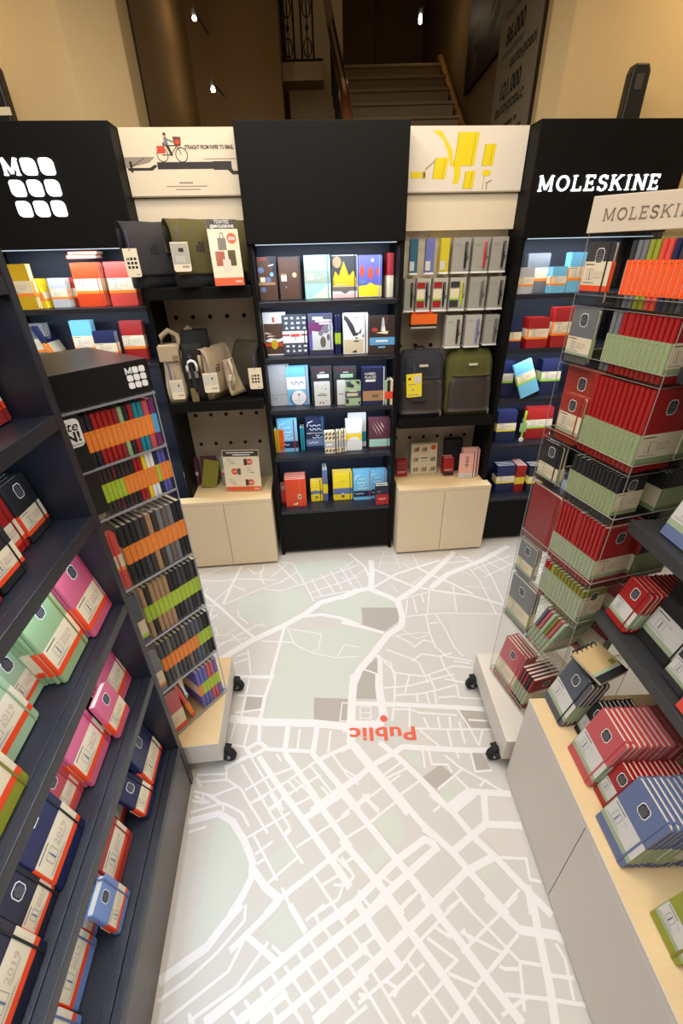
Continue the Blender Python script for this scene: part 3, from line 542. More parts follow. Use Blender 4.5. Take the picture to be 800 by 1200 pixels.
for cx, r in ((-.083, .026), (.003, .028)):
    for i in range(16):
        a, b = i * math.pi / 8, (i + 1) * math.pi / 8
        q.poly([(cx + r * math.cos(a), .152 + r * math.sin(a)), (cx + r * math.cos(b), .152 + r * math.sin(b)), (cx + .88 * r * math.cos(b), .152 + .88 * r * math.sin(b)), (cx + .88 * r * math.cos(a), .152 + .88 * r * math.sin(a))], y - .0003, dk)
for a, b in (((-.083, .152), (-.045, .152)), ((-.045, .152), (-.012, .185)), ((-.06, .185), (-.012, .185)), ((-.045, .152), (-.062, .192)), ((.003, .152), (-.016, .197)), ((-.03, .200), (-.014, .194))):
    a, b = Vector(a), Vector(b); n = Vector((-(b - a).y, (b - a).x)).normalized() * .0016
    q.poly([tuple(a - n), tuple(b - n), tuple(b + n), tuple(a + n)], y - .0004, dk)
q.rect(-.104, -.068, .158, .184, y - .0005, rd); q.rect(-.075, -.052, .184, .196, y - .0006, br); q.poly([(-.022, .184), (.006, .184), (.010, .215), (-.026, .217)], y - .0005, br); q.rect(-.018, .002, .19, .206, y - .0007, rd)
q.poly([(-.066, .19), (-.05, .188), (-.035, .152), (-.043, .148), (-.056, .172)], y - .0008, dk); q.poly([(-.068, .186), (-.05, .188), (-.052, .214), (-.066, .214)], y - .0009, bl); q.poly([(-.056, .206), (-.052, .21), (-.024, .20), (-.026, .196)], y - .001, bl)
q.ell(-.059, .222, .007, .008, y - .001, sk); q.ell(-.060, .226, .007, .005, y - .0011, dk)
for i, (a, b) in enumerate(((-.03, .035), (-.09, .10), (-.05, .065))): q.rect(a, b, .046 - .012 * i, .046 - .012 * i + (.006 if i == 0 else .0035), y, gy)
q.rect(.10, .25, .135, .138, y, gy)
q.build('printed_picture', t)
lettering('STRAIGHT FROM PAPER TO EMAIL', .0205, dk, t, .132, -.0049, .172, sx=.70, offset=.0006)
t = thing('poster', 'white poster of scattered yellow notebooks, phones and a flower', 'poster', BK.at(.657, .098, 2.086), 'posters between the sign boxes')
MB().box(-.297, .297, -.004, 0, 0, .248, mat('poster_white', rgb(226, 218, 204), .5)).build('sheet', t)
q = MB(); ye = mat('print_yellow', rgb(232, 208, 20), .5); yd = mat('print_yellow_dark', rgb(196, 172, 16), .5); sh = mat('print_shadow_grey', rgb(196, 188, 176), .6)
q.poly([(-.17, .232), (-.13, .232), (-.07, .16), (-.06, .10), (-.075, .10), (-.09, .15), (-.12, .20)], y, ye); q.poly([(-.065, .12), (-.03, .115), (-.02, .07), (-.03, .03), (-.058, .03), (-.05, .07)], y, ye)
for x0, x1, z0, z1, s in ((-.055, .055, .10, .226, .012), (.085, .145, .10, .182, .008), (-.158, -.086, .050, .132, .01), (.0, .055, .01, .08, .008)):
    q.poly([(x0, z0), (x1 - s, z0), (x1, z1), (x0 + s, z1)], y - .0003, ye); q.poly([(x1 - s - .018, z0), (x1 - s - .014, z0), (x1 - .014, z1), (x1 - .018, z1)], y - .0005, yd); q.poly([(x0 - .004, z0 - .002), (x0, z0), (x0 + s, z1), (x0 + s - .004, z1)], y - .0002, yd)
q.rect(-.27, -.215, .055, .078, y - .0003, ye); q.rect(-.212, -.195, .053, .08, y - .0003, yd); q.rect(-.205, -.198, .056, .076, y - .0005, dk)
q.ell(.11, .072, .022, .013, y - .0003, ye); q.rect(.098, .101, .006, .066, y - .0002, yd); q.poly([(.11, .028), (.142, .04), (.14, .045), (.112, .034)], y - .0002, gy); q.poly([(.118, .004), (.121, .004), (.12, .03), (.117, .03)], y - .0002, dk)
for i in range(9): q.poly([(-.20 + .006 * i, .085 + .004 * i), (-.196 + .006 * i, .083 + .004 * i), (-.19 + .005 * i, .10 + .004 * i)], y - .0002, gy)
q.build('printed_picture', t)

# ================================================================== NOTEBOOKS
MC = {}
def rr(x0, x1, z0, z1, r, n=3):
    """rectangle with the two right-hand corners rounded"""
    return [(x0, z0)] + arc(x1 - r, z0 + r, r, r, -90, 0, n) + arc(x1 - r, z1 - r, r, r, 0, 90, n) + [(x0, z1)]
def cover_mesh(wd, h, t, c, soft=False):
    k = ('c', wd, h, t, c)
    if k not in MC:
        b = MB(); ma = cm(c); th = min(.0021, t * .2); cc = min(.0040, t * .32); x0 = -wd / 2
        for a in (-t, -th): b.prism(rr(x0 + cc, wd / 2, 0, h, .007), a, a + th, ma)
        b.prism([(x0 + cc, 0), (x0 + cc, -th), (x0 + th + .0004, -t * .2), (x0 + th + .0004, -t * .8), (x0 + cc, -t + th), (x0 + cc, -t), (x0 + cc * .3, -t * .92), (x0, -t * .72), (x0, -t * .28), (x0 + cc * .3, -t * .08)], 0, h, ma, axis='z')
        MC[k] = b.mesh('cover')
    return MC[k]
def page_mesh(wd, h, t):
    k = ('p', wd, h, t)
    if k not in MC:
        th = min(.0021, t * .2)
        MC[k] = MB().prism(rr(-wd / 2 + th, wd / 2 - .003, .003, h - .003, .006, 2), -t + th, -th, PAPER).mesh('pages')
    return MC[k]
def band_mesh(wd, h, t, z0, z1, stripe, paper, spine, simple=False):
    k = ('b', wd, h, t, z0, z1, stripe, paper, spine, simple)
    if k not in MC:
        b = MB(); e = .0005; x0, x1 = -wd / 2 - e, wd / 2 + e; ya, yb = -t - e, e
        cc = min(.0040, t * .32)
        pp = pm(paper); sp = pm(stripe) if stripe else pp; sn = pm(spine or stripe or paper)
        zs = z0 + (z1 - z0) * .20 if stripe else z0
        b.rect(x0 + cc, x1, zs, z1, ya, pp)
        if stripe: b.rect(x0 + cc, x1, z0, zs, ya, sp)
        cc = min(.0040, t * .32); P = [(x0 + cc, yb), (x0 + cc * .3, yb - (t + 2 * e) * .08), (x0, yb - (t + 2 * e) * .28), (x0, yb - (t + 2 * e) * .72), (x0 + cc * .3, yb - (t + 2 * e) * .92), (x0 + cc, ya)]
        for (pa, pb), (pc, pd) in zip(P, P[1:]): b.quad((pa, pb, z0), (pc, pd, z0), (pc, pd, z1), (pa, pb, z1), sn)
        b.quad((x1, ya, z0), (x1, yb, z0), (x1, yb, z1), (x1, ya, z1), sn)
        b.quad((x1, yb, z0), (x0, yb, z0), (x0, yb, z1), (x1, yb, z1), pp)
        if simple:
            for za, zb, ya_, yb_ in ((z1 - .008, z1 - .0065, .66, .40), (z0 + .004, z0 + .0055, .62, .42), (z0 + .012, z0 + (z1 - z0) * .78, .525, .475)):
                b.quad((x0 - e, -t * yb_, za), (x0 - e, -t * ya_, za), (x0 - e, -t * ya_, zb), (x0 - e, -t * yb_, zb), BADGE if za > z1 - .01 or za < z0 + .005 else INK)
        else:
            u = wd; bh = z1 - zs; cx, cz = -u * .20, zs + bh * .46
            b.frect(cx - u * .10, cx, cz - bh * .22, cz + bh * .24, ya - e, .0011, INK); b.frect(cx, cx + u * .10, cz - bh * .22, cz + bh * .24, ya - e, .0011, INK)
            b.rect(cx - u * .012, cx + u * .012, cz - bh * .2, cz + bh * .12, ya - 1.6 * e, pm('steel blue'))
            b.rect(-u * .42, -u * .10, z1 - bh * .14, z1 - bh * .10, ya - e, BADGE)
            if paper == 'cream':
                tm = text_mesh('2019', .17 * u, align='LEFT'); tv = [v.co for v in tm.vertices]
                b.add([(cx + u * .15 + v.x, ya - e, cz - bh * .06 + v.y) for v in tv], [tuple(p.vertices) for p in tm.polygons], mat('band_year', rgb(206, 176, 160), .7))
                b.rect(cx + u * .16, cx + u * .44, cz - bh * .14, cz - bh * .115, ya - e, INK)
            else:
                b.rect(cx + u * .16, cx + u * .26, cz - bh * .1, cz + bh * .16, ya - e, pm('pale grey')); b.rect(cx + u * .16, cx + u * .24, cz + bh * .2, cz + bh * .23, ya - e, INK)
            b.rect(-u * .42, u * .05, zs + bh * .08, zs + bh * .10, ya - e, INK); b.rect(-u * .42, -u * .02, zs + bh * .13, zs + bh * .15, ya - e, INK)
        MC[k] = b.mesh('paper_band')
    return MC[k]
def badge_mesh(t, x, z, s):
    k = ('g', t, x, z, s)
    if k not in MC:
        b = MB(); o8 = lambda f: [(x + f * s * a, z + f * s * 1.25 * c) for a, c in ((-.5, -.3), (-.3, -.5), (.3, -.5), (.5, -.3), (.5, .3), (.3, .5), (-.3, .5), (-.5, .3))]
        b.poly(o8(1.0), -t - .0004, WHITEP); b.poly(o8(.88), -t - .0006, BADGE)
        for i, l in enumerate((.12, .3, .34, .3, .34)): b.rect(x - l * s, x + l * s, z + s * (.36 - .19 * i), z + s * (.40 - .19 * i), -t - .0008, INK)
        MC[k] = b.mesh('sticker')
    return MC[k]
def elastic_mesh(wd, h, t, c):
    k = ('e', wd, h, t, c)
    if k not in MC:
        x = wd / 2 - .017; ma = cm(c, .7)
        MC[k] = MB().box(x, x + .0045, -t - .0018, -t - .0012, 0, h, ma).box(x, x + .0045, .0006, .0012, 0, h, ma).box(x, x + .0045, -t - .0018, .0012, h, h + .0008, ma).mesh('elastic')
    return MC[k]
LARGE, POCKET = (.13, .21, .014), (.09, .14, .012)
REST = MB()
def extra(M, size, c, band=None, z0=.12, z1=.48, paper='cream', spine=None):
    """one of the many further notebooks past the first 300: real geometry, joined into one object"""
    wd, h, t = size; th = .0014
    REST.box(-wd / 2, wd / 2, -t, -t + th, 0, h, cm(c), M).box(-wd / 2, wd / 2, -th, 0, 0, h, cm(c), M).box(-wd / 2, -wd / 2 + th, -t + th, -th, 0, h, cm(c), M)
    REST.box(-wd / 2 + th, wd / 2 - .003, -t + th, -th, .003, h - .003, PAPER, M)
    if band is not None:
        sp = pm(('band ' + band) if 'vivid' not in band else band); e = .0005
        REST.box(-wd / 2 - e, wd / 2 + e, -t - e, e, z0 * h + (z1 - z0) * h * .2, z1 * h, pm(paper), M).box(-wd / 2 - 1.6 * e, wd / 2 + 1.6 * e, -t - 1.6 * e, 1.6 * e, z0 * h, z0 * h + (z1 - z0) * h * .2, sp, M)
        if spine: REST.box(-wd / 2 - 1.6 * e, -wd / 2, -t, 0, z0 * h, z1 * h, sp, M)
def note(M, size, c, label, group=None, band='red orange', z0=.12, z1=.48, paper='cream', spine=None, badge=True, elastic=None, simple=False, name='notebook', top=None):
    wd, h, t = size
    o = thing(name, label, 'notebook', M, group)
    link('cover', cover_mesh(wd, h, t, c), o); link('pages', page_mesh(wd, h, t), o)
    if band is not None: link('paper_band', band_mesh(wd, h, t, round(z0 * h, 4), round(z1 * h, 4), ('band ' + band) if band else None, paper, spine, simple), o)
    if badge: link('sticker', badge_mesh(t, round(wd * .02, 4), round(h * .79, 4), .030 if h > .17 else .027), o)
    if elastic: link('elastic', elastic_mesh(wd, h, t, elastic), o)
    return o
ORD = ('first', 'second', 'third', 'fourth', 'fifth', 'sixth', 'seventh', 'eighth', 'ninth', 'tenth', 'eleventh', 'twelfth', 'thirteenth', 'fourteenth', 'fifteenth', 'sixteenth', 'seventeenth', 'eighteenth')
DARK = dict(zip(('pale green', 'sage green', 'olive', 'light blue', 'pink', 'blue', 'red'), ('sage green', 'moss green', 'moss green', 'steel blue', 'raspberry', 'steel blue', 'dark red')))
def stack(fr, u, y, z, size, c, n, where, group, lean=12, rz=0, elastic=True, jit=.003, keep=2, **kw):
    """n notebooks one behind the other, covers facing the aisle; the first one is in front"""
    wd, h, t = size; st = t / math.cos(rad(lean)) + .0016
    for i in range(n):
        M = fr.at(u + (random.uniform(-jit, jit) if i else 0), y + t + i * st, z + .0015, rad(rz), rad(lean))
        if i >= keep:
            extra(M, size, c, kw.get('band', 'red orange'), kw.get('z0', .12), kw.get('z1', .48), kw.get('paper', 'cream')); continue
        lb = ('front %s %s' % (c, where)) if i == 0 else '%s %s, %s from the front' % (c, where, ORD[i])
        if n == 1: lb = '%s %s' % (c, where)
        note(M, size, c, lb, group, elastic=(DARK.get(c, 'black' if c in ('black', 'charcoal', 'navy', 'dark navy', 'slate') else c)) if elastic and i < 2 else None, badge=(i < 2), **kw)

# ------------------------------------------------------------------ bookcase on the left
ZA, ZB_, ZC, ZD, ZE = .967, .653, .255, 1.26, 1.52
t = thing('bookcase', 'tall dark stained bookcase of notebooks along the left side of the aisle', 'bookcase', LF.at(0, 0, 0))
U0, U1, DP = -.35, .935, .34
MB().box(U1, U1 + .028, 0, DP, 0, 2.05, BLACKWOOD).build('side_panel', t, bevel=.002)
MB().box(U0 - .028, U0, 0, DP, 0, 2.05, BLACKWOOD).build('side_panel', t, bevel=.002)
MB().box(U0, U1, DP - .015, DP, .02, 2.05, BLACKWOOD).build('back_panel', t)
MB().box(U0, U1, 0, DP - .016, 2.02, 2.05, BLACKWOOD).build('top_panel', t)
for z in (ZA, ZB_, ZC, ZD, ZE, 1.79):
    MB().box(U0 + .001, U1 - .001, .030, DP - .016, z - .022, z - .001, BLACKWOOD).build('shelf', t, bevel=.001)
    MB().box(U0 + .001, U1 - .001, 0, .027, z - .03, z + .003, BLACKWOOD).build('shelf_lip', t, bevel=.002)
MB().box(U0 + .001, U1 - .001, .004, .02, .0, ZC - .031, mat('plinth_grey_black', rgb(92, 86, 80), .35, noise=.2, scale=8)).build('plinth', t, bevel=.001)
for z, p in ((ZA - .034, 1.6), (ZD - .034, 1.6), (ZB_ - .034, 1.5), (ZE - .034, 1.2), (1.756, 1.0)):
    o = area('shelf_light', (0, 0, 0), (0, 0, 0), .9, .012, p, (.74, .86, 1.0))
    o.matrix_world = LF.at(.42, .022, z, lean=rad(-18))
g = 'notebooks on the left bookcase'
stack(LF, .877, .034, ZA, LARGE, 'pink', 2, 'large notebook at the far end of the middle bookcase shelf', g)
stack(LF, .738, .050, ZA, (.13, .21, .012), 'sage green', 4, 'large notebook beside the pink ones on the left bookcase', g)
stack(LF, .640, .100, ZA, POCKET, 'pale green', 2, 'small notebook set back between large green ones', g)
stack(LF, .530, .075, ZA, LARGE, 'pale green', 3, 'large notebook left of the small green one', g)
stack(LF, .392, .030, ZA, LARGE, 'olive', 2, 'large notebook nearest the camera on the middle bookcase shelf', g)
stack(LF, .875, .062, ZB_, LARGE, 'pink', 2, 'large notebook at the far end, shelf below the green notebooks', g)
stack(LF, .775, .034, ZB_, (.09, .14, .018), 'pink', 1, 'small thick notebook standing in front of the large pink ones', g, elastic=False)
stack(LF, .669, .060, ZB_, LARGE, 'pink', 2, 'large notebook, second group on the shelf below the green notebooks', g)
stack(LF, .563, .085, ZB_, POCKET, 'rose', 3, 'small notebook half hidden by the large navy one', g)
stack(LF, .456, .050, ZB_, LARGE, 'navy', 2, 'large notebook between rose and small navy notebooks on the bookcase', g)
stack(LF, .355, .056, ZB_, (.085, .14, .020), 'dark navy', 2, 'small thick notebook between two large navy ones', g)
stack(LF, .243, .042, ZB_, LARGE, 'dark navy', 2, 'large notebook near the bottom left corner of the photo', g)
stack(LF, .108, .036, ZB_, LARGE, 'black', 2, 'large notebook cut off at the bottom left corner', g)
stack(LF, .862, .046, ZC, LARGE, 'navy', 2, 'large notebook at the far end of the bottom bookcase shelf', g)
stack(LF, .748, .044, ZC, (.088, .14, .020), 'navy', 1, 'small thick notebook tipped back on the bottom bookcase shelf', g, lean=24)
stack(LF, .742, .125, ZC, POCKET, 'brick red', 2, 'small notebook behind the tipped navy one', g)
stack(LF, .600, .085, ZC, LARGE, 'brick red', 2, 'large notebook on the bottom bookcase shelf', g)
stack(LF, .472, .050, ZC, (.09, .14, .020), 'blue', 1, 'small thick notebook on the bottom bookcase shelf', g)
stack(LF, .475, .115, ZC, POCKET, 'blue', 1, 'small notebook hidden behind the thick blue one', g)
stack(LF, .360, .108, ZC, LARGE, 'blue', 2, 'large notebook behind and left of the thick blue one', g)
stack(LF, .222, .095, ZC, LARGE, 'blue', 2, 'large notebook lowest at the bottom left of the photo', g)
stack(LF, .874, .088, ZD, POCKET, 'black', 5, 'small notebook far end of the second shelf from the top', g, lean=8, elastic=True)
stack(LF, .782, .095, ZD, POCKET, 'red', 3, 'small notebook between two rows of small black ones', g, lean=8)
stack(LF, .690, .055, ZD, POCKET, 'black', 4, 'small notebook in front, nearer row, second shelf from the top', g, lean=8)
stack(LF, .566, .052, ZD, LARGE, 'red', 2, 'large notebook at the left photo edge, upper bookcase shelf', g, lean=8)
stack(LF, .856, .080, ZE, LARGE, 'dark red', 2, 'large notebook on the top visible bookcase shelf', g, lean=8)

# ------------------------------------------------------------------ counter and wall shelves on the right
t = thing('counter_cabinet', 'long greige counter with birch top along the right side', 'counter', RF.at(0, 0, 0))
MB().box(-.936, .45, .018, .60, .01, .462, GREIGE).build('carcass', t)
MB().box(-.936, .45, 0, .60, .462, .480, GREIGE).box(-.935, .449, .002, .599, .480, .4804, BIRCHTOP).build('worktop', t, bevel=.001)
for a, b in ((-.935, -.5545), (-.5515, -.16), (-.157, .235)): MB().box(a, b, 0, .018, .012, .4605, GREIGE).build('door', t, bevel=.001)
MB().box(-.93, .44, .03, .58, 0, .01, JOINT).build('plinth', t)
t = thing('wall_shelving', 'black open shelves of notebooks standing on the right counter', 'shelf unit', MF.at(0, 0, 0))
MB().box(-.955, .45, .30, .325, .4806, 2.0, BLACK).build('back_panel', t)
for z in (.865, 1.188, 1.58):
    MB().box(-.960 if z < 1.5 else -.982, .45, 0, .30, z - .036, z, mat('shelf_black_grey', rgb(44, 45, 48), .45)).build('shelf', t, bevel=.0015)
g = 'notebooks on the right counter'
G = dict(band='sage', paper='pale grey', z0=.14, z1=.52)
stack(RF, -.886, .052, .4806, (.118, .20, .013), 'slate', 4, 'large notebook at the far end of the birch counter top', g, keep=6, lean=16, **G)
stack(RF, -.793, .098, .4806, (.064, .14, .012), 'black', 8, 'small notebook between slate and coral rows', g, keep=4, lean=16, **G)
stack(RF, -.703, .046, .4806, (.118, .20, .0135), 'rose', 12, 'large notebook in the long row on the counter', g, keep=6, lean=16, **G)
stack(RF, -.608, .062, .4806, (.066, .14, .012), 'red', 11, 'small notebook between the rose and blue rows', g, keep=6, lean=16, **G)
stack(RF, -.513, .030, .4806, (.118, .20, .0135), 'steel blue', 11, 'large notebook in the long row nearest the camera', g, keep=6, lean=16, **G)
stack(RF, -.327, .048, .4806, (.09, .14, .012), 'olive', 2, 'small notebook alone near the bottom right corner', g, lean=16, **G)
t = thing('spiral_notepad', 'kraft notepad with black elastic and wire comb lying on the slate notebooks', 'notepad', RF.at(-.832, .165, .705, rad(112), rad(82)), g)
b = MB(); 
MB().box(-.055, .055, -.010, 0, 0, .105, PAPER).build('pages', t)
MB().box(-.058, .058, -.0125, -.0105, 0, .108, pm('kraft')).box(-.058, .058, .0005, .002, 0, .108, cm('black')).build('cover', t)
MB().box(-.058, .058, -.0130, -.0126, .0, .022, cm('black')).box(.028, .05, -.0131, -.0126, .034, .05, pm('moss green')).box(-.058, .058, -.0131, -.0126, .022, .032, pm('band sage')).build('printed_label', t)
for i in range(5): MB().tube([(-.04 + .02 * i + .0, -.006 + .009 * math.cos(a * .6283), .108 + .009 * math.sin(a * .6283)) for a in range(10)], .0022, ELASTIC, 6, closed=True).build('wire_ring', t)
g = 'notebooks on the black wall shelves'
stack(MF, -.905, .018, .865, POCKET, 'red', 10, 'small notebook at the far end of the lower black shelf', g, keep=4, lean=15, **G)
stack(MF, -.793, .055, .865, (.13, .21, .014), 'black', 6, 'large notebook beside small red ones on the black shelf', g, keep=3, lean=15, **G)
stack(MF, -.682, .034, .865, (.085, .14, .012), 'charcoal', 5, 'small notebook between large black and coral ones', g, keep=3, lean=15, **G)
stack(MF, -.570, .008, .865, LARGE, 'coral', 7, 'large notebook at the right edge, lower black shelf', g, keep=3, lean=15, **G)
stack(MF, -.83, .03, 1.188, LARGE, 'steel blue', 3, 'large notebook on the upper black shelf, right edge', g, lean=15, **G)
stack(MF, -.68, .03, 1.188, LARGE, 'navy', 3, 'large notebook beside the blue ones on the upper black shelf', g, lean=15, **G)

# ================================================================== REVOLVING RACKS
# clear tower --------------------------------------------------------
TZ = [.19, .535, .765, .926, 1.152, 1.311, 1.536, 1.686]
TTOP = 1.846
t = thing('acrylic_tower', 'tall clear acrylic revolving tower full of notebooks on a wheeled board, right', 'display rack', TW.at(0, 0, 0))
BM = TW.M.inverted() @ Fr(.834, 1.176, -.012).M
MB().box(-.215, .215, -.215, .215, .062, .182, PALEWOOD, BM).build('plinth_board', t, bevel=.0015)
for x in (-.205, .205):
    for y in (-.17, .17):
        MM = BM @ Matrix.Translation((x, y, 0)) @ Matrix.Rotation(rad(-78 if x < 0 else 70), 4, 'Z')
        c = MB().box(-.03, .03, -.03, .03, .055, .0615, JOINT, MM).box(-.021, -.017, -.026, -.006, .034, .055, JOINT, MM).box(.017, .021, -.026, -.006, .034, .055, JOINT, MM).build('caster', t)
        MB().lathe([(.016, -.013), (.032, -.013), (.038, -.007), (.038, .007), (.032, .013), (.016, .013)], RUBBER, 20, MM @ Matrix.Translation((0, -.02, .038)) @ Matrix.Rotation(R90, 4, 'Y')).build('wheel', c)
        MB().lathe([(.004, -.0145), (.017, -.0155), (.017, .0155), (.004, .0145)], STEEL, 12, MM @ Matrix.Translation((0, -.02, .038)) @ Matrix.Rotation(R90, 4, 'Y')).build('hub', c)
H = .165
MB().box(-.06, .06, -.06, .06, .1825, .1895, STEEL).build('turntable', t)
for i, z in enumerate(TZ):
    b = MB().box(-H, H, -H, H, z - .006, z, ACR)
    for k in range(4):
        R = Matrix.Rotation(k * R90, 4, 'Z')
        b.box(-H, H, -H, -H + .003, z, z + .022, ACRD, R); b.box(-H, H, -H - .0004, -H + .003, z + .0222, z + .0232, ACRE, R); b.box(-H, H, -H - .0004, -H, z - .006, z - .0048, ACRE, R)
    b.build('tray', t)
b = MB().box(-H, H, -H, H, TTOP - .006, TTOP, ACRD).build('top_tray', t)
for k in range(4):
    R = Matrix.Rotation(k * R90, 4, 'Z')
    MB().box(-H, -H + .125, -H - .0035, -H - .0005, TZ[0] - .006, TTOP, ACR, R).build('side_wall', t)
    MB().box(-H + .132, -H + .135, -H + .004, -H + .10, TZ[0], TTOP - .007, ACR, R).build('divider', t)
for x in (-H, H):
    for y in (-H, H): MB().box(x - .0007, x + .0007, y - .0007, y + .0007, TZ[0], TTOP, ACRE).build('corner_edge', t)
MB().box(-.028, .028, -.028, .028, TZ[0], TTOP - .006, ACRD).build('core', t)
SM = Matrix.Translation((-.165, -.165, 0)) @ Matrix.Rotation(rad(38), 4, 'Z') @ Matrix.Translation((.165, .165, 0))
s = MB().box(-.172, .17, -.168, -.160, 1.848, 1.925, mat('sign_beige', rgb(206, 190, 168), .5)).build('sign_board', t, SM, bevel=.001)
b = MB(); wd = word('MOLESKINE', b, -.138, 1.872, .026, .15, -.168, .0006, mat('sign_taupe', rgb(132, 118, 98), .6), gap=.18)
o = b.build('lettering', s); o.scale = (.205 / wd, 1, 1); o.location = (-.142 + .138 * .205 / wd, 0, 0)
for xx in (-.12, .12): MB().box(xx - .006, xx + .006, -.160, -.150, 1.846, 1.90, ACRD).build('sign_bracket', t, SM)

def spine_row(fr, x0, y0, z, specs, h_w, rack, tier, group, face='left', roll=0, rot=0, step=.0013, simple=True, badge_last=True, z0=.16, z1=.58, bands='green'):
    """spines towards -y of the (rotated) rack; specs is a list of (colour, thickness, band)"""
    R = Matrix.Rotation(rot, 4, 'Z'); x = x0; wd, h = h_w
    for i, sp in enumerate(specs):
        c, th, bd = (sp + (None,) * 3)[:3] if isinstance(sp, tuple) else (sp, None, None)
        th = th or .0128; bd = bd or bands
        cr = math.cos(roll)
        M = fr.M @ R @ Matrix.Translation((x, y0 + wd / 2, z + .001 + (th * math.sin(roll) if roll > 0 else 0))) @ Matrix.Rotation(roll, 4, 'Y') @ Matrix.Rotation(R90, 4, 'Z')
        if face != 'left':
            extra(M, (wd, h, th), c, bd, z0, z1, spine=True); x += th / cr + step; continue
        lb = '%s notebook with %s band, %s from left, %s tier of %s' % (c, bd.replace('vivid ', ''), ORD[i], tier, rack)
        last = i == len(specs) - 1
        note(M, (wd, h, th), c, lb, group, band=bd, spine='band ' + bd if 'vivid' not in bd else bd, z0=z0, z1=z1, badge=last and badge_last, simple=not last)
        x += th / cr + step
def facing(fr, x, z, size, c, label, group, n=1, y=-H + .004, rot=0, lean=0, **kw):
    R = Matrix.Rotation(rot, 4, 'Z')
    for i in range(n):
        M = fr.M @ R @ Matrix.Translation((x, y + size[2] + i * (size[2] + .001) / math.cos(rad(lean)), z + .001)) @ Matrix.Rotation(-rad(lean), 4, 'X')
        if i:
            extra(M, size, c, kw.get('band', 'red orange'), kw.get('z0', .12), kw.get('z1', .48)); continue
        note(M, size, c, label, group, badge=i == 0 and kw.get('bd', True), **{k: v for k, v in kw.items() if k != 'bd'})
g = 'notebooks in the clear tower'
YF = -H + .004
PW, LG = (.09, .14), (.13, .21)
names = ['lowest', 'second lowest', 'third lowest', 'fourth lowest', 'fourth', 'third', 'second', 'top']
tn = 'clear tower'
o_ = 'vivid orange'
COL['band vivid orange'] = COL['vivid orange']
def row(i, cols, hw, **kw): spine_row(TW, -H + .138, YF, TZ[i], cols, hw, tn, names[i], g, step=.0029, **kw)
row(7, ['charcoal', 'grey', 'grey', 'olive', 'olive', 'coral', 'coral', ('navy', .014), 'charcoal', 'charcoal', 'slate', 'charcoal'], PW, bands=o_, z0=.2, z1=.72)
row(6, ['grey', 'grey', 'red', ('red', .018)] + [('red', .0115)] * 8, PW, z0=.14, z1=.64)
row(5, [('red', .0126)] * 12, LG, z0=.10, z1=.48)
row(4, [('black', .0155)] * 3 + [('black', .0104)] * 9, PW, z0=.16, z1=.66)
row(3, [('red', .0114)] * 5 + [('red', .020)] + [('red', .0114)] * 6, LG, bands='sage', z0=.12, z1=.46)
row(2, ['red', 'red', ('olive', .016)] + [('moss green', .0116)] * 9, PW, bands='sage', z0=.10, z1=.80)
row(1, ['slate', 'rose', 'pale green', 'moss green', 'rose', 'pale green'], LG, bands='sage', z0=.10, z1=.45, roll=rad(17))
row(0, ['dark red', 'maroon', 'dark red', 'black', 'dark red'], LG, bands='sage', roll=rad(8))
F = lambda i, c, size, lb, **kw: facing(TW, -H + .003 + size[0] / 2, TZ[i], size, c, lb, g, band=kw.pop('band', 'sage'), **kw)
F(7, 'charcoal', POCKET, 'charcoal notebook showing its cover at the left of the tower top tier', band='red orange', elastic='black', z0=.22, z1=.70)
F(6, 'grey', POCKET, 'grey notebook showing its cover, second tier of the clear tower')
facing(TW, -H + .038 + .045, TZ[5], POCKET, 'brick red', 'small brick red notebook in front, third tier of the clear tower', g, n=2, band='sage', elastic='brick red', z0=.2, z1=.62)
facing(TW, -H + .068, TZ[5], LARGE, 'brick red', 'large brick red notebook behind small ones, third tower tier', g, y=YF + .028, band=None)
F(4, 'black', POCKET, 'black notebook showing its cover, fourth tier of the clear tower', elastic='black', n=2)
F(3, 'dark red', LARGE, 'plain dark red notebook in film, left side of the clear tower', band=None, bd=False)
F(2, 'grey', POCKET, 'small grey notebook facing left below the plain dark red one', n=2)
F(1, 'grey', LARGE, 'large grey notebook facing left, second lowest tower tier', n=2)
facing(TW, -H + .078, TZ[0], LARGE, 'rose', 'large rose notebook leaning in the lowest tower tier', g, n=4, lean=9, band='sage', elastic='rose')
# right face of the tower
def rowB(i, cols, hw, **kw): spine_row(TW, -H + .138, YF, TZ[i], cols, hw, tn, names[i], g, face='right', rot=R90, **kw)
rowB(7, ['charcoal'] * 6, PW, bands=o_, z0=.2, z1=.72)
rowB(6, ['red'] * 9, PW, z0=.14, z1=.64)
rowB(5, [('black', .0138)] * 9, LG, z0=.10, z1=.48)
rowB(4, [('black', .013)] * 11, PW, z0=.16, z1=.66)
rowB(3, [('red', .013)] + [('black', .013)] * 9, LG, z0=.12, z1=.46)
rowB(2, ['rose', 'moss green', 'rose', 'moss green'], PW, bands='sage')
rowB(1, ['dark red', 'rose', 'slate'], LG, bands='sage', roll=rad(10))

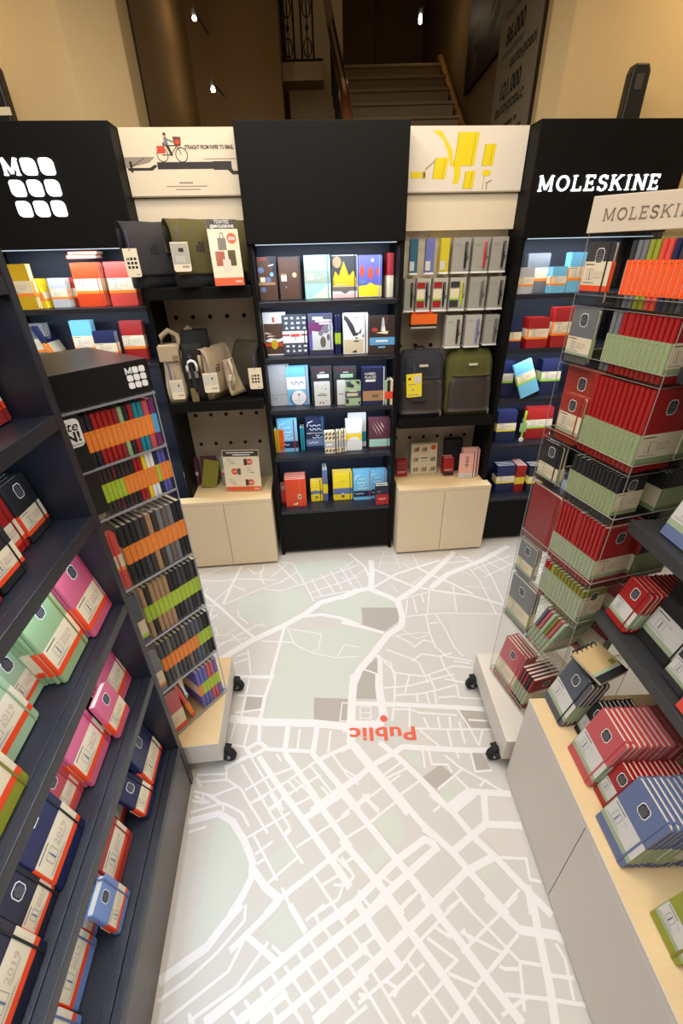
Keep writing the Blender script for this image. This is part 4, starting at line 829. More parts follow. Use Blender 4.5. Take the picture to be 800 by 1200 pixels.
# black topped rack on the left --------------------------------------
KZ = [.19, .44, .69, .93, 1.186, 1.334]
KTOP = 1.488
t = thing('revolving_rack', 'black topped revolving rack of bright notebooks on a wheeled birch board, left', 'display rack', KR.at(0, 0, 0))
BM = KR.M.inverted() @ Fr(-.740, 1.184, .088).M
MB().box(-.215, .215, -.215, .215, .062, .176, PALEWOOD, BM).box(-.2148, .2148, -.2148, .2148, .176, .1763, BIRCHTOP, BM).build('plinth_board', t, bevel=.001)
for x in (-.205, .205):
    for y in (-.17, .17):
        MM = BM @ Matrix.Translation((x, y, 0)) @ Matrix.Rotation(rad(75 if x > 0 else -75), 4, 'Z')
        c = MB().box(-.03, .03, -.03, .03, .055, .0615, JOINT, MM).box(-.021, -.017, -.026, -.006, .034, .055, JOINT, MM).box(.017, .021, -.026, -.006, .034, .055, JOINT, MM).build('caster', t)
        MB().lathe([(.016, -.013), (.032, -.013), (.038, -.007), (.038, .007), (.032, .013), (.016, .013)], RUBBER, 20, MM @ Matrix.Translation((0, -.02, .038)) @ Matrix.Rotation(R90, 4, 'Y')).build('wheel', c)
        MB().lathe([(.004, -.0145), (.017, -.0155), (.017, .0155), (.004, .0145)], STEEL, 12, MM @ Matrix.Translation((0, -.02, .038)) @ Matrix.Rotation(R90, 4, 'Y')).build('hub', c)
MB().box(-.06, .06, -.06, .06, .1765, .183, STEEL).build('turntable', t)
top = MB().box(-H - .003, H + .003, -H - .003, H + .003, 1.498, 1.585, mat('rack_top_black', rgb(26, 25, 26), .3)).build('top_box', t, bevel=.0015)
logo(top, .108, 1.561, .0165, .0192, -H - .003, .0008, WHITEP, .2)
for i, z in enumerate(KZ):
    b = MB().box(-H, H, -H, H, z - .006, z, ACRD)
    for k in range(4):
        R = Matrix.Rotation(k * R90, 4, 'Z')
        b.box(-H, H, -H - .003, -H + .002, z - .005, z + .001, CHROME, R); b.box(-H, H, -H - .001, -H + .001, z + .002, z + .018, ACR, R)
    b.build('tray', t)
MB().box(-H, H, -H, H, KTOP, 1.497, ACRD).box(-H - .004, H + .004, -H - .0045, -H, KTOP, KTOP + .006, CHROME).build('top_tray', t)
for x in (-H, H):
    for y in (-H, H): MB().tube([(x, y, .184), (x, y, 1.497)], .0019, CHROME, 6).build('corner_wire', t)
MB().box(-.03, .03, -.03, .03, .184, KTOP, JOINT).build('core', t)
pn = MB().box(-H + .004, -H + .115, -H - .002, -H + .0005, KZ[4] + .02, KTOP - .002, mat('rack_panel_black', rgb(24, 22, 22), .4)).build('card_panel', t)
lbm = MB().prism(arc(-.052 - .012, 1.405 + .012, .012, .012, -90, 0, 4) + arc(-.052 - .012, 1.478 - .012, .012, .012, 0, 90, 4) + arc(-.140, 1.478 - .012, .012, .012, 90, 180, 4) + arc(-.140, 1.405 + .012, .012, .012, 180, 270, 4), -H - .0028, -H - .002, WHITEP).build('label', pn)
for s, sz, z, x, of, shr in (('Write', .034, 1.448, -.0585, .0004, .25), ('ON!', .036, 1.420, -.0570, .0012, 0), ('collection', .011, 1.409, -.055, 0, 0)):
    lettering(s, sz, JOINT, lbm, x, -H - .003, z, offset=of, shear=shr, align='RIGHT')
g = 'notebooks in the black topped rack'
kn = 'black rack'
def krow(i, cols, hw, **kw): spine_row(KR, -H + .117, YF, KZ[i], cols, hw, kn, names2[i], g, **kw)
names2 = ['lowest', 'fifth', 'fourth', 'third', 'second', 'top']
Bo, Bl = 'orange', 'lime'
krow(5, ['black', 'dark navy', 'red', 'red', 'red', 'red', ('dark red', .0125), 'sage green', 'black', 'red', 'teal', 'teal', ('rose', .018), ('purple', .0175, 'blue')], PW, bands=Bo, z0=.30, z1=.70, step=.0016)
krow(4, [(c, .0115, b) for c, b in zip(['dark brown', 'dark brown', 'dark brown', 'maroon', 'black', 'dark brown', 'dark brown', 'black', 'red', 'red', 'yellow', 'white', 'white', 'navy', 'violet blue', 'violet blue', 'dark navy'], [Bl] * 5 + [Bo] * 8 + [Bl] + [Bo] * 3)], PW, z0=.28, z1=.68)
krow(3, [(c, .0168) for c in ['black', 'black', 'black', 'charcoal', 'dark brown', 'tan', 'dark brown', 'grey', 'grey brown', 'grey', 'black', 'black']], LG, bands=Bo, z0=.36, z1=.66)
krow(2, [(c, .0158) for c in ['tan', 'black', 'tan', 'tan', 'tan', 'tan', 'black', 'black', 'charcoal', 'charcoal', 'black', 'charcoal', 'black']], LG, bands=Bl, z0=.34, z1=.64)
krow(1, [(c, .0158, b) for c, b in zip(['charcoal', 'charcoal', 'grey brown', 'charcoal', 'charcoal', 'dark brown', 'grey brown', 'charcoal', 'slate', 'slate', 'charcoal', 'black', 'black'], [Bo] * 9 + [Bl] * 4)], LG, z0=.36, z1=.66)
spine_row(KR, .052, YF, KZ[0], [('violet blue', .016, Bo), ('violet blue', .016, Bl), ('violet blue', .016, Bl), ('rose', .016, Bl), ('rose', .016, Bl), ('violet blue', .016, Bl)], LG, kn, 'lowest', g, z0=.34, z1=.64)
note(KR.M @ Matrix.Translation((.012, YF + .065, KZ[0] + .004)) @ Matrix.Rotation(rad(-9), 4, 'Y') @ Matrix.Rotation(rad(75), 4, 'Z'), (.13, .21, .015), 'coral', 'coral notebook leaning between the pale cover and violet spines, lowest rack tier', g, band='orange', badge=False)
facing(KR, -H + .069, KZ[0], LARGE, 'rose', 'rose notebook showing its cover in the lowest tier of the left rack', g, n=2, band='red orange', z0=.02, z1=.50, bd=False)
facing(KR, -H + .058, KZ[3], (.10, .205, .012), 'coral', 'coral notebook showing its cover, third tier of the left rack', g, n=2, band='orange', elastic='coral', z0=.34, z1=.62, bd=False)
facing(KR, -H + .058, KZ[2], (.10, .205, .012), 'slate', 'slate notebook showing its cover, fourth tier of the left rack', g, n=2, band='lime', bd=False)
facing(KR, -H + .058, KZ[1], (.10, .205, .012), 'grey', 'grey notebook showing its cover, fifth tier of the left rack', g, n=2, band='orange', bd=False)
facing(KR, -H + .060, KZ[4], (.09, .10, .012), 'beige', 'rolled beige notebook pack in the second tier of the left rack', g, n=2, band=None, bd=False, y=YF + .004)

# ================================================================== BACK WALL NOTEBOOKS
BT={
 'c11':(1.62, -0.362, 0.12, 0.11, 0.206),
 'c12':(1.62, -0.239, 0.12, 0.135, 0.204),
 'c13':(1.62, -0.087, 0.12, 0.141, 0.208),
 'c14':(1.62, 0.061, 0.12, 0.137, 0.205),
 'c15':(1.62, 0.198, 0.112, 0.129, 0.202),
 'c16':(1.62, 0.306, 0.12, 0.038, 0.212),
 'c17':(1.62, 0.344, 0.114, 0.038, 0.211),
 'c21':(1.336, -0.378, 0.111, 0.127, 0.222),
 'c22':(1.336, -0.231, 0.106, 0.138, 0.209),
 'c23':(1.336, -0.083, 0.1, 0.138, 0.21),
 'c24':(1.336, 0.015, 0.106, 0.035, 0.184),
 'c25':(1.336, 0.112, 0.059, 0.138, 0.212),
 'c26':(1.336, 0.262, 0.026, 0.143, 0.198),
 'c31':(1.045, -0.372, 0.098, 0.124, 0.231),
 'c32':(1.045, -0.235, 0.093, 0.13, 0.222),
 'c33':(1.045, -0.091, 0.087, 0.125, 0.218),
 'c33b':(1.045, -0.092, 0.078, 0.094, 0.141),
 'c34':(1.045, 0.05, 0.082, 0.137, 0.213),
 'c34b':(1.045, 0.024, 0.086, 0.053, 0.144),
 'c34c':(1.045, 0.082, 0.041, 0.093, 0.147),
 'c35':(1.045, 0.216, 0.012, 0.14, 0.216),
 'c36':(1.045, 0.322, 0.012, 0.052, 0.149),
 'c41':(0.742, -0.427, 0.095, 0.06, 0.169),
 'c42':(0.742, -0.322, 0.095, 0.137, 0.23),
 'c43':(0.742, -0.229, 0.11, 0.028, 0.154),
 'c44':(0.742, -0.145, 0.113, 0.117, 0.21),
 'c45':(0.742, -0.059, 0.029, 0.076, 0.151),
 'c45b':(0.742, -0.004, 0.035, 0.033, 0.146),
 'c45c':(0.742, 0.03, 0.044, 0.033, 0.141),
 'c46':(0.742, 0.098, 0.063, 0.1, 0.241),
 'c46b':(0.742, 0.124, 0.12, 0.119, 0.222),
 'c47':(0.742, 0.271, 0.067, 0.146, 0.199),
 'c51':(0.353, -0.418, 0.112, 0.082, 0.193),
 'c52':(0.353, -0.302, 0.061, 0.157, 0.21),
 'c53':(0.353, -0.159, 0.12, 0.089, 0.172),
 'c54':(0.353, -0.096, 0.12, 0.036, 0.295),
 'c55':(0.353, 0.023, 0.116, 0.144, 0.22),
 'c56':(0.353, 0.16, 0.098, 0.12, 0.252),
 'c57':(0.353, 0.291, 0.106, 0.116, 0.24),
 'c58':(0.353, 0.281, 0.012, 0.112, 0.165),
 'l11':(1.62, -1.688, 0.079, 0.075, 0.127),
 'l12':(1.62, -1.571, 0.012, 0.159, 0.188),
 'l13':(1.62, -1.511, 0.064, 0.059, 0.123),
 'l14':(1.62, -1.417, 0.078, 0.106, 0.12),
 'l15':(1.62, -1.368, 0.108, 0.06, 0.125),
 'l16':(1.62, -1.264, 0.071, 0.158, 0.188),
 'l17':(1.62, -1.096, 0.06, 0.133, 0.192),
 'l21':(1.336, -1.689, 0.12, 0.133, 0.202),
 'l22':(1.336, -1.523, 0.12, 0.103, 0.222),
 'l23':(1.336, -1.392, 0.12, 0.137, 0.222),
 'l24':(1.336, -1.313, 0.12, 0.174, 0.236),
 'l25':(1.336, -1.255, 0.12, 0.129, 0.171),
 'l26':(1.336, -1.127, 0.12, 0.116, 0.205),
 'r11':(1.62, 1.009, 0.012, 0.092, 0.114),
 'r12':(1.62, 1.116, 0.012, 0.131, 0.178),
 'r13':(1.62, 1.214, 0.012, 0.103, 0.113),
 'r14':(1.62, 1.322, 0.012, 0.104, 0.174),
 'r21':(1.336, 1.015, 0.012, 0.077, 0.194),
 'r22':(1.336, 1.157, 0.012, 0.145, 0.19),
 'r23':(1.336, 1.296, 0.012, 0.146, 0.212),
 'r31':(1.045, 1.038, 0.012, 0.087, 0.223),
 'r32':(1.045, 1.188, 0.012, 0.16, 0.218),
 'r33':(1.045, 1.328, 0.056, 0.146, 0.198),
 'r41':(0.742, 1.096, 0.067, 0.135, 0.214),
 'r42':(0.742, 1.33, 0.096, 0.204, 0.205),
 'r51':(0.353, 1.165, 0.081, 0.158, 0.263),
 'r52':(0.353, 1.274, 0.08, 0.076, 0.27),
 'r53':(0.353, 1.383, 0.052, 0.172, 0.262),
}

for k, i, v in (('c33b', 2, .055), ('c33', 2, .092), ('c34', 2, .092), ('c34b', 2, .058), ('c34c', 2, .030), ('c34c', 1, .090), ('c11', 3, .10), ('c12', 3, .118), ('c12', 1, -.236), ('l15', 2, .140), ('l14', 2, .070), ('l25', 2, .055), ('r12', 2, .075), ('r31', 2, .075), ('r33', 2, .075), ('r23', 1, 1.302)):
    q_ = list(BT[k]); q_[i] = v; BT[k] = tuple(q_)
def design(o, size, els):
    """flat print on the front cover: els in cover units (0..1, 0..1)"""
    wd, h, t = size; b = MB(); y = -t - .0003
    for i, e in enumerate(els):
        k, c, *a = e; ma = pm(c); yy = y - .00012 * i
        X = lambda f: (f - .5) * wd
        Z = lambda f: f * h
        if k == 'r': b.rect(X(a[0]), X(a[1]), Z(a[2]), Z(a[3]), yy, ma)
        elif k == 'e': b.ell(X(a[0]), Z(a[1]), a[2] * wd, a[3] * wd, yy, ma, 14)
        elif k == 'z':   # illegible handwriting: a thin looping line
            x0, x1, z0, a1 = a; nn = max(4, int((x1 - x0) * 26)); P = []
            for q in range(nn + 1):
                P.append((X(x0 + (x1 - x0) * q / nn), Z(z0) + (a1 * h if (q * 7) % 3 else -a1 * h * .6) * (1 if q % 2 else -.4)))
            for p0, p1 in zip(P, P[1:]):
                d = Vector((p1[0] - p0[0], p1[1] - p0[1])).normalized() * (wd * .014); nx, nz = -d.y, d.x
                b.poly([(p0[0] - nx, p0[1] - nz), (p1[0] - nx, p1[1] - nz), (p1[0] + nx, p1[1] + nz), (p0[0] + nx, p0[1] + nz)], yy, ma)
        elif k == 'p': b.poly([(X(p), Z(q)) for p, q in zip(a[0::2], a[1::2])], yy, ma)
    p = b.build('cover_print', o)
    if len(els) > 8: p['kind'] = 'stuff'
    return p
def fit(u, wd):
    for a, b in (BAYL, BAYC, BAYR):
        if a - .05 < u < b + .05: return min(max(u, a + .0265 + wd / 2), b - .0265 - wd / 2)
    return u
def art(k, c, lb, els=(), n=1, t=.016, band=None, elastic=None, lean=5, gap=.0015, dz=0, text=(), size=None, rz=0, spine=False, badge=False, **kw):
    z, u, y, wd, h = BT[k]
    if size: wd, h = size
    h = min(h, .245); u = fit(u, wd)
    for i in range(n):
        sz = (wd, h, t)
        M = BK.at(u + random.uniform(-.002, .002) * (i > 0), y + t + i * (t / math.cos(rad(lean)) + gap), z + .0008 + dz, rad(rz), rad(lean))
        if i:
            extra(M, sz, c, band, kw.get('z0', .12), kw.get('z1', .48)); continue
        o = note(M, sz, c, lb, 'notebooks on the back wall shelves', band=band, elastic=elastic, badge=badge and i == 0, **kw)
        if els and i == 0: design(o, sz, els)
        for s, fs, x, zz, c2 in text if i == 0 else ():
            lettering(s, fs * wd, pm(c2), o, (x - .5) * wd, -t - .0022, zz * h, offset=.0002)
def spines(k, cols, lb, hw, bands, roll=0, z0=.25, z1=.55):
    z, u, y, wd, h = BT[k]
    n = len(cols); th = min(.016, wd / n - .0008); u = fit(u, wd)
    for i, c in enumerate(cols):
        M = BK.M @ Matrix.Translation((u - wd / 2 + i * (th / math.cos(roll) + .0008), y + hw[0] / 2, z + .001 + (th * math.sin(roll) if roll > 0 else 0))) @ Matrix.Rotation(roll, 4, 'Y') @ Matrix.Rotation(R90, 4, 'Z')
        note(M, (hw[0], hw[1], th), c, lb % ORD[i], 'notebooks on the back wall shelves', band=bands, spine='band ' + bands if bands else None, z0=z0, z1=z1, simple=True, badge=False)
A = 'middle unit'
# top shelf
art('c11', 'brown', 'brown notebook with blue blots, far left of the top middle shelf', [('e', 'steel blue', .2, .70, .16, .14), ('e', 'light blue', .75, .60, .10, .10), ('e', 'steel blue', .55, .48, .15, .13), ('e', 'steel blue', .25, .25, .15, .12), ('r', 'tan', 0, .9, .36, .42), ('p', 'brick red', 0, .9, .35, 1, .5, .92), ('p', 'dark navy', .6, .98, .98, .98, .98, .45, .8, .75), ('r', 'cream', .12, .38, .43, .54), ('p', 'white', .6, .80, .9, .84, .85, .80, .62, .78)], n=3)
art('c12', 'dark brown', 'dark brown notebook with round seal, second on the top middle shelf', [('r', 'brown', .04, .9, .02, .98), ('r', 'cream', .12, .36, .44, .58), ('r', 'dark brown', .23, .25, .44, .58), ('e', 'kraft', .72, .58, .10, .10), ('r', 'tan', .12, .36, .60, .615), ('r', 'light blue', .30, .34, .28, .32)], n=3)
art('c13', 'mint', 'mint green notebook with darker green band on the top middle shelf', [('r', 'teal', 0, 1, .36, .64), ('r', 'greyish green', 0, 1, .365, .635), ('r', 'white', .12, .36, .45, .58), ('e', 'mint', .52, .50, .10, .05), ('r', 'mint', .74, .84, .53, .6), ('p', 'cream', .2, .02, .98, .34, .98, .02)], n=3, elastic='teal')
art('c14', 'pale grey', 'gold crown notebook with dark background on the top middle shelf', [('r', 'charcoal', .0, .98, .3, .98), ('p', 'mustard', .04, .28, .04, .48, .12, .64, .26, .52, .46, .86, .66, .52, .84, .64, .95, .46, .95, .28), ('e', 'tan', .2, .84, .17, .2), ('r', 'grey brown', .0, .98, .17, .27), ('p', 'grey brown', .3, .18, .5, .10, .7, .18), ('r', 'light pink', .0, .98, .01, .10), ('r', 'cream', .15, .5, .31, .33)], n=3, elastic='black')
art('c15', 'violet blue', 'blue and yellow notebook with three red flames on the top middle shelf', [('p', 'yellow', 0, .02, 0, .28, .35, .30, .5, .36, .7, .30, .98, .28, .98, .02), ('e', 'orange red', .16, .62, .10, .19), ('e', 'orange red', .52, .58, .11, .22), ('e', 'orange red', .84, .62, .08, .18), ('p', 'orange red', .08, .68, .24, .68, .18, .80), ('p', 'orange red', .44, .66, .60, .66, .52, .76), ('e', 'white', .6, .88, .06, .06), ('r', 'steel blue', .05, .3, .34, .42)], n=3, elastic='blue')
for k, c in (('c16', 'red'), ('c17', 'dark red')):
    z, u, y, wd, h = BT[k]
    M = BK.M @ Matrix.Translation((fit(u, .034) - .016, y + .06, z + .001)) @ Matrix.Rotation(R90, 4, 'Z')
    note(M, (.13, .21, .030), c, '%s notebook spine with cream lower half on the top middle shelf' % c, 'notebooks on the back wall shelves', band='', z0=0, z1=.5, simple=True, badge=False)
# second shelf
art('c21', 'white', 'white and brown notebook with orange stripe on the second middle shelf', [('r', 'brown', .03, .88, .03, .75), ('r', 'orange red', .03, .88, .22, .30), ('p', 'white', .05, .36, .3, .42, .6, .38, .86, .42, .86, .34, .5, .30, .1, .33), ('e', 'mustard', .45, .26, .15, .2), ('r', 'coral', .42, .52, .78, .9), ('p', 'cream', .05, .52, .4, .5, .1, .56), ('p', 'cream', .12, .44, .55, .46, .2, .48)], n=3)
els = [('r', 'white', 0, 1, .30, .60), ('r', 'red', 0, .3, .48, .52), ('r', 'red', .75, 1, .48, .52)]
for i in range(4):
    for j, zz in enumerate((.92, .80, .68, .22, .10)):
        els.append([('r', 'white', .12 + .24 * i, .26 + .24 * i, zz - .025, zz + .025), ('e', 'white', .18 + .24 * i, zz, .06, .05), ('p', 'white', .12 + .24 * i, zz - .03, .26 + .24 * i, zz - .03, .19 + .24 * i, zz + .04)][(i + j) % 3])
els += [('r', 'coral', .34, .7, .47, .53), ('r', 'grey', .51, .53, .36, .44)]
art('c22', 'slate', 'dark notebook with white icons and red line on the second middle shelf', els, n=3, elastic='black')
art('c23', 'violet blue', 'purple and grey notebook with large block title on the second middle shelf', [('r', 'purple', .0, .98, .50, .80), ('r', 'slate', 0, .98, .8, 1), ('r', 'pale grey', .14, .98, .1, .66), ('p', 'purple', 0, .6, 0, .78, .55, .74, .7, .66, .45, .56), ('e', 'grey', .7, .62, .16, .16), ('e', 'silver', .9, .66, .10, .14), ('e', 'grey', .5, .52, .10, .1), ('e', 'grey brown', .58, .30, .12, .22), ('e', 'grey brown', .8, .42, .06, .14), ('r', 'charcoal', .0, .98, .02, .1), ('r', 'white', .18, .6, .86, .93), ('r', 'white', .30, .94, .80, .86), ('r', 'white', .45, .96, .74, .78)], n=3, elastic='purple')
spines('c24', ['navy', 'navy'], 'navy notebook spine with lime band, %s beside the white ink notebook', (.13, .20), 'lime')
art('c25', 'white', 'white notebook with black ink swirl on the second middle shelf', [('r', 'beige', .02, .8, .02, .36), ('p', 'charcoal', .04, .96, .2, .90, .4, .72, .5, .54, .38, .46, .26, .6, .1, .8, .02, .85), ('p', 'charcoal', .3, .55, .6, .52, .7, .62, .58, .46, .4, .44), ('p', 'charcoal', .62, .5, .76, .66, .7, .5), ('p', 'charcoal', .46, .42, .6, .40, .52, .36), ('r', 'grey', .42, .62, .88, .91), ('r', 'charcoal', .42, .62, .30, .33), ('p', 'charcoal', .3, .04, .5, .1, .55, .03), ('e', 'charcoal', .8, .44, .03, .05)], n=2, elastic='black')
art('c26', 'dark brown', 'black notebook with light streak and blue band on the second middle shelf', [('r', 'band blue', .0, 1, .24, .44), ('r', 'white', .25, .72, .32, .37), ('p', 'silver', .44, .60, .5, .95, .56, .95, .62, .62), ('p', 'white', .46, .60, .58, .76, .64, .58), ('p', 'orange red', .6, .78, .72, .94, .70, .94, .56, .72), ('e', 'brick red', .2, .64, .12, .08), ('p', 'cream', .25, .56, .7, .52, .74, .60, .4, .58), ('r', 'light blue', .35, .62, .16, .20)], n=2)
# third shelf
art('c31', 'silver', 'plain silver grey notebook, far left of the third middle shelf', [('r', 'grey', 0, 1, .27, .28), ('r', 'grey brown', .2, .34, .18, .20), ('r', 'grey brown', .2, .3, .12, .13)], n=3, elastic='charcoal')
art('c32', 'light blue', 'light blue notebook with white stripe and big white disc, third middle shelf', [('r', 'white', 0, .85, .42, .74), ('e', 'steel blue', .48, .17, .40, .36), ('e', 'white', .52, .20, .34, .34), ('e', 'red', .52, .28, .05, .04), ('r', 'grey', .515, .525, .02, .26), ('r', 'grey', .2, .45, .12, .125), ('r', 'grey', .6, .85, .12, .125), ('r', 'light blue', 0, .8, .78, .98), ('z', 'steel blue', .2, .8, .58, .05)], n=3, elastic='rose')
art('c33', 'charcoal', 'charcoal notebook behind a small lilac one on the third middle shelf', [('r', 'maroon', .04, .92, .90, .94), ('r', 'pale grey', .3, .85, .70, .80), ('r', 'silver', .42, .65, .83, .86)], n=2)
art('c33b', 'pale grey', 'small lilac notebook with scattered dots standing before the charcoal one', [('e', 'slate', .7, .85, .03, .03), ('e', 'slate', .2, .8, .03, .03), ('e', 'charcoal', .72, .70, .04, .04), ('e', 'slate', .5, .74, .03, .03), ('r', 'grey', .2, .8, .42, .46), ('r', 'grey', .3, .7, .5, .52), ('e', 'charcoal', .35, .14, .05, .05), ('e', 'charcoal', .55, .12, .04, .06), ('e', 'slate', .75, .2, .03, .03)], t=.011)
art('c34', 'charcoal', 'charcoal notebook behind two small ones on the third middle shelf', [('r', 'pale green', .3, .85, .70, .80), ('r', 'maroon', .04, .92, .90, .94), ('r', 'silver', .42, .65, .83, .86)], n=2)
art('c34b', 'pale grey', 'small lilac notebook mostly hidden by the camouflage one', [('r', 'grey', .2, .7, .42, .46), ('e', 'slate', .3, .8, .03, .03)], t=.011)
art('c34c', 'pale green', 'small green camouflage notebook on the third middle shelf', [('r', 'slate', .0, 1, .30, .58), ('r', 'beige', .1, .8, .38, .50), ('p', 'slate', .05, .95, .4, .98, .3, .84, .1, .78), ('p', 'charcoal', .05, .76, .5, .70, .6, .80, .35, .9), ('p', 'charcoal', .6, .98, .95, .95, .9, .8), ('p', 'charcoal', .0, .28, .2, .26, .25, .12, .05, .06), ('p', 'charcoal', .8, .1, .98, .2, .95, .02), ('r', 'white', .25, .75, .56, .59)], t=.011)
art('c35', 'navy', 'navy notebook with tan band and white block capitals, third middle shelf', [('r', 'tan', 0, 1, .13, .40), ('r', 'grey brown', .4, .66, .22, .30), ('r', 'white', .12, .54, .64, .70)], n=4, t=.012, elastic='white', text=(('NAMES.', .14, .32, .82, 'white'), ('PLACES.', .14, .34, .73, 'white')))
spines('c36', ['pale green', 'black', 'cream'], 'small notebook spine, %s at the right end of the third middle shelf', (.09, .145), 'red orange')
# fourth shelf
spines('c41', ['mustard', 'mustard', 'orange', 'orange'], 'small orange notebook spine, %s at the left end of the fourth shelf', (.09, .15), None)
DN = [('r', 'navy', 0, 1, .12, .34), ('z', 'white', .28, .66, .76, .022), ('z', 'white', .22, .72, .62, .03), ('z', 'white', .3, .62, .52, .012), ('z', 'white', .22, .74, .42, .03), ('z', 'white', .10, .55, .23, .03), ('p', 'white', .06, .74, .14, .88, .4, .92, .38, .90, .16, .85, .09, .74)]
art('c42', 'light blue', 'bright blue notebook with white script on the fourth middle shelf', DN + [('r', 'red', .80, .86, 0, 1)], n=3, size=(.125, .205))
spines('c43', ['teal', 'teal'], 'teal notebook spine, %s between the blue and navy notebooks', (.09, .15), None)
art('c44', 'navy', 'navy notebook with white script on the fourth middle shelf', [('r', 'steel blue', 0, 1, .12, .34), ('r', 'white', .05, .98, .52, .535), ('p', 'white', .06, .74, .14, .88, .4, .92, .38, .90, .16, .85, .09, .74), ('z', 'white', .22, .78, .76, .03), ('z', 'white', .2, .84, .64, .035), ('z', 'white', .5, .7, .45, .02), ('z', 'white', .34, .86, .38, .022), ('z', 'white', .12, .62, .22, .03)], n=3, size=(.122, .205), elastic='teal')
def checks(): 
    e = [('r', 'silver', 0, 1, .25, .55)]
    for i in range(3):
        for j, zz in enumerate((.10, .66, .84)): e.append(('p', 'charcoal', .04 + .34 * i, zz, .22 + .34 * i, zz + .10, .34 + .34 * i, zz + .06, .14 + .34 * i, zz - .05))
    return e + [('r', 'white', .15, .7, .36, .44)]
art('c45', 'cream', 'small black and cream checked notebook, left one on the fourth shelf', checks(), t=.030, size=(.066, .145))
art('c45b', 'cream', 'small black and cream checked notebook, middle one on the fourth shelf', checks()[:7], t=.030, size=(.030, .145), elastic='black')
art('c45c', 'cream', 'small black and cream checked notebook, right one on the fourth shelf', checks()[:7], t=.030, size=(.030, .145), elastic='black')
els = [('r', 'yellow', 0, 1, .32, .55), ('e', 'white', .5, .34, .36, .22)]
for i in range(6):
    for j in range(7):
        if j < 4 or j > 5: els.append(('e', 'violet blue', .1 + .15 * i + .05 * (j % 2), .06 + .085 * j, .018, .018))
art('c46', 'white', 'white notebook with yellow band and small dots on the fourth shelf', els, n=2, size=(.10, .20), t=.016)
art('c46b', 'pale grey', 'tall white notebook behind the dotted one on the fourth shelf', [('r', 'teal', .5, 1, .15, .45)], n=1, size=(.118, .222))
art('c47', 'plum', 'plum notebook with white claw scratches and mint band', [('r', 'mint', 0, 1, .08, .34), ('p', 'cream', .10, .85, .30, .64, .42, .46, .26, .66), ('p', 'cream', .20, .92, .45, .68, .58, .44, .40, .70), ('p', 'cream', .34, .94, .58, .72, .70, .54, .52, .74), ('p', 'cream', .52, .94, .66, .80, .72, .68, .6, .82)], n=4, size=(.132, .19), elastic='black')
# bottom shelf
art('c51', 'rose', 'small rose notebook at the left end of the bottom middle shelf', [('r', 'silver', .1, .95, .75, .95), ('p', 'coral', .1, .1, .9, .2, .6, .65, .2, .6), ('r', 'dark red', 0, 1, .02, .1)], n=3, size=(.08, .14), dz=0)
els = [('r', 'cream', .60, .76, .28, .44), ('p', 'cream', .3, .08, .6, .16, .55, .06), ('r', 'grey brown', .63, .73, .31, .41)] + [('e', 'white', .70, .06 + .07 * i, .012, .012) for i in range(13)]
art('c52', 'orange red', 'large orange red planner in front on the bottom middle shelf', els, n=5, t=.022, size=(.140, .20))
art('c53', 'yellow', 'small yellow notebook with blue wavy band on the bottom middle shelf', [('p', 'steel blue', 0, .34, 0, .50, .4, .54, .7, .50, 1, .54, 1, .34, .5, .38), ('e', 'grey brown', .48, .2, .13, .1), ('r', 'grey', .3, .7, .68, .69)], n=3, size=(.082, .15), elastic='black')
spines('c54', ['steel blue', 'steel blue'], 'tall blue notebook spine with yellow band, %s on the bottom shelf', (.13, .235), 'yellow')
art('c55', 'yellow', 'large yellow notebook with blue band on the bottom middle shelf', [('r', 'steel blue', 0, 1, .22, .44), ('e', 'grey brown', .5, .14, .09, .09), ('p', 'white', .42, .2, .5, .27, .58, .2), ('r', 'grey', .35, .7, .68, .69)], n=4, size=(.132, .20), elastic='charcoal')
art('c56', 'light blue', 'bright blue notebook with white script, left one on the bottom shelf', DN, n=5, t=.013, size=(.125, .205), elastic='rose')
art('c57', 'light blue', 'bright blue notebook with white script, right one on the bottom shelf', DN, n=4, t=.013, size=(.120, .205), elastic='rose')
art('c58', 'dark navy', 'small navy and red notebook block at the right of the bottom shelf', [('r', 'red', 0, 1, 0, .55), ('r', 'steel blue', .1, .4, .66, .72), ('z', 'white', .2, .75, .30, .05)], n=2, t=.026, size=(.09, .14))
# left unit
L1 = 'of the left unit'
OB = dict(band='orange', z0=.30, z1=.64)
art('l11', 'yellow', 'small yellow notebook at the left edge, top shelf of left unit', n=3, size=(.09, .14), dz=0, **OB)
art('l12', 'mustard', 'large mustard notebook on the top shelf of the left unit', n=2, t=.020, size=(.134, .20), lean=2, **OB)
spines('l13', ['olive', 'olive', 'yellow', 'yellow'], 'small olive and yellow spine, %s on the top left shelf', (.09, .135), 'orange', roll=rad(-7))
art('l14', 'silver', 'small grey green notebook on the top shelf of the left unit', n=3, size=(.085, .135), **OB)
art('l15', 'brick red', 'small brick red notebook on the top shelf of the left unit', n=3, size=(.062, .135), **OB)
art('l16', 'orange red', 'large orange red notebook on the top shelf of the left unit', n=4, size=(.134, .20), **OB, elastic='orange red')
art('l17', 'coral', 'large coral notebook on the top shelf beside the shoulder bag', n=4, size=(.134, .20), **OB)
for i in range(2):
    z, u, y, wd, h = BT['l16']
    note(BK.at(u + .01 * i, y + .02, z + .2185 + .0165 * i, 0, rad(90)), (.14, .10, .015), 'orange', 'orange notebook lying flat on the large orange red ones, %s' % ('lower', 'upper')[i], 'notebooks on the back wall shelves', band=None, badge=False)
art('l21', 'grey', 'grey notebook at the left end of the second left shelf', n=4, size=(.13, .205), **OB)
spines('l22', ['navy', 'navy'], 'large navy notebook leaning over, %s on the second left shelf', (.13, .205), 'orange', roll=rad(-20), z0=.2)
art('l23', 'light blue', 'light blue notebook on the second shelf of the left unit', n=3, size=(.112, .215), **OB)
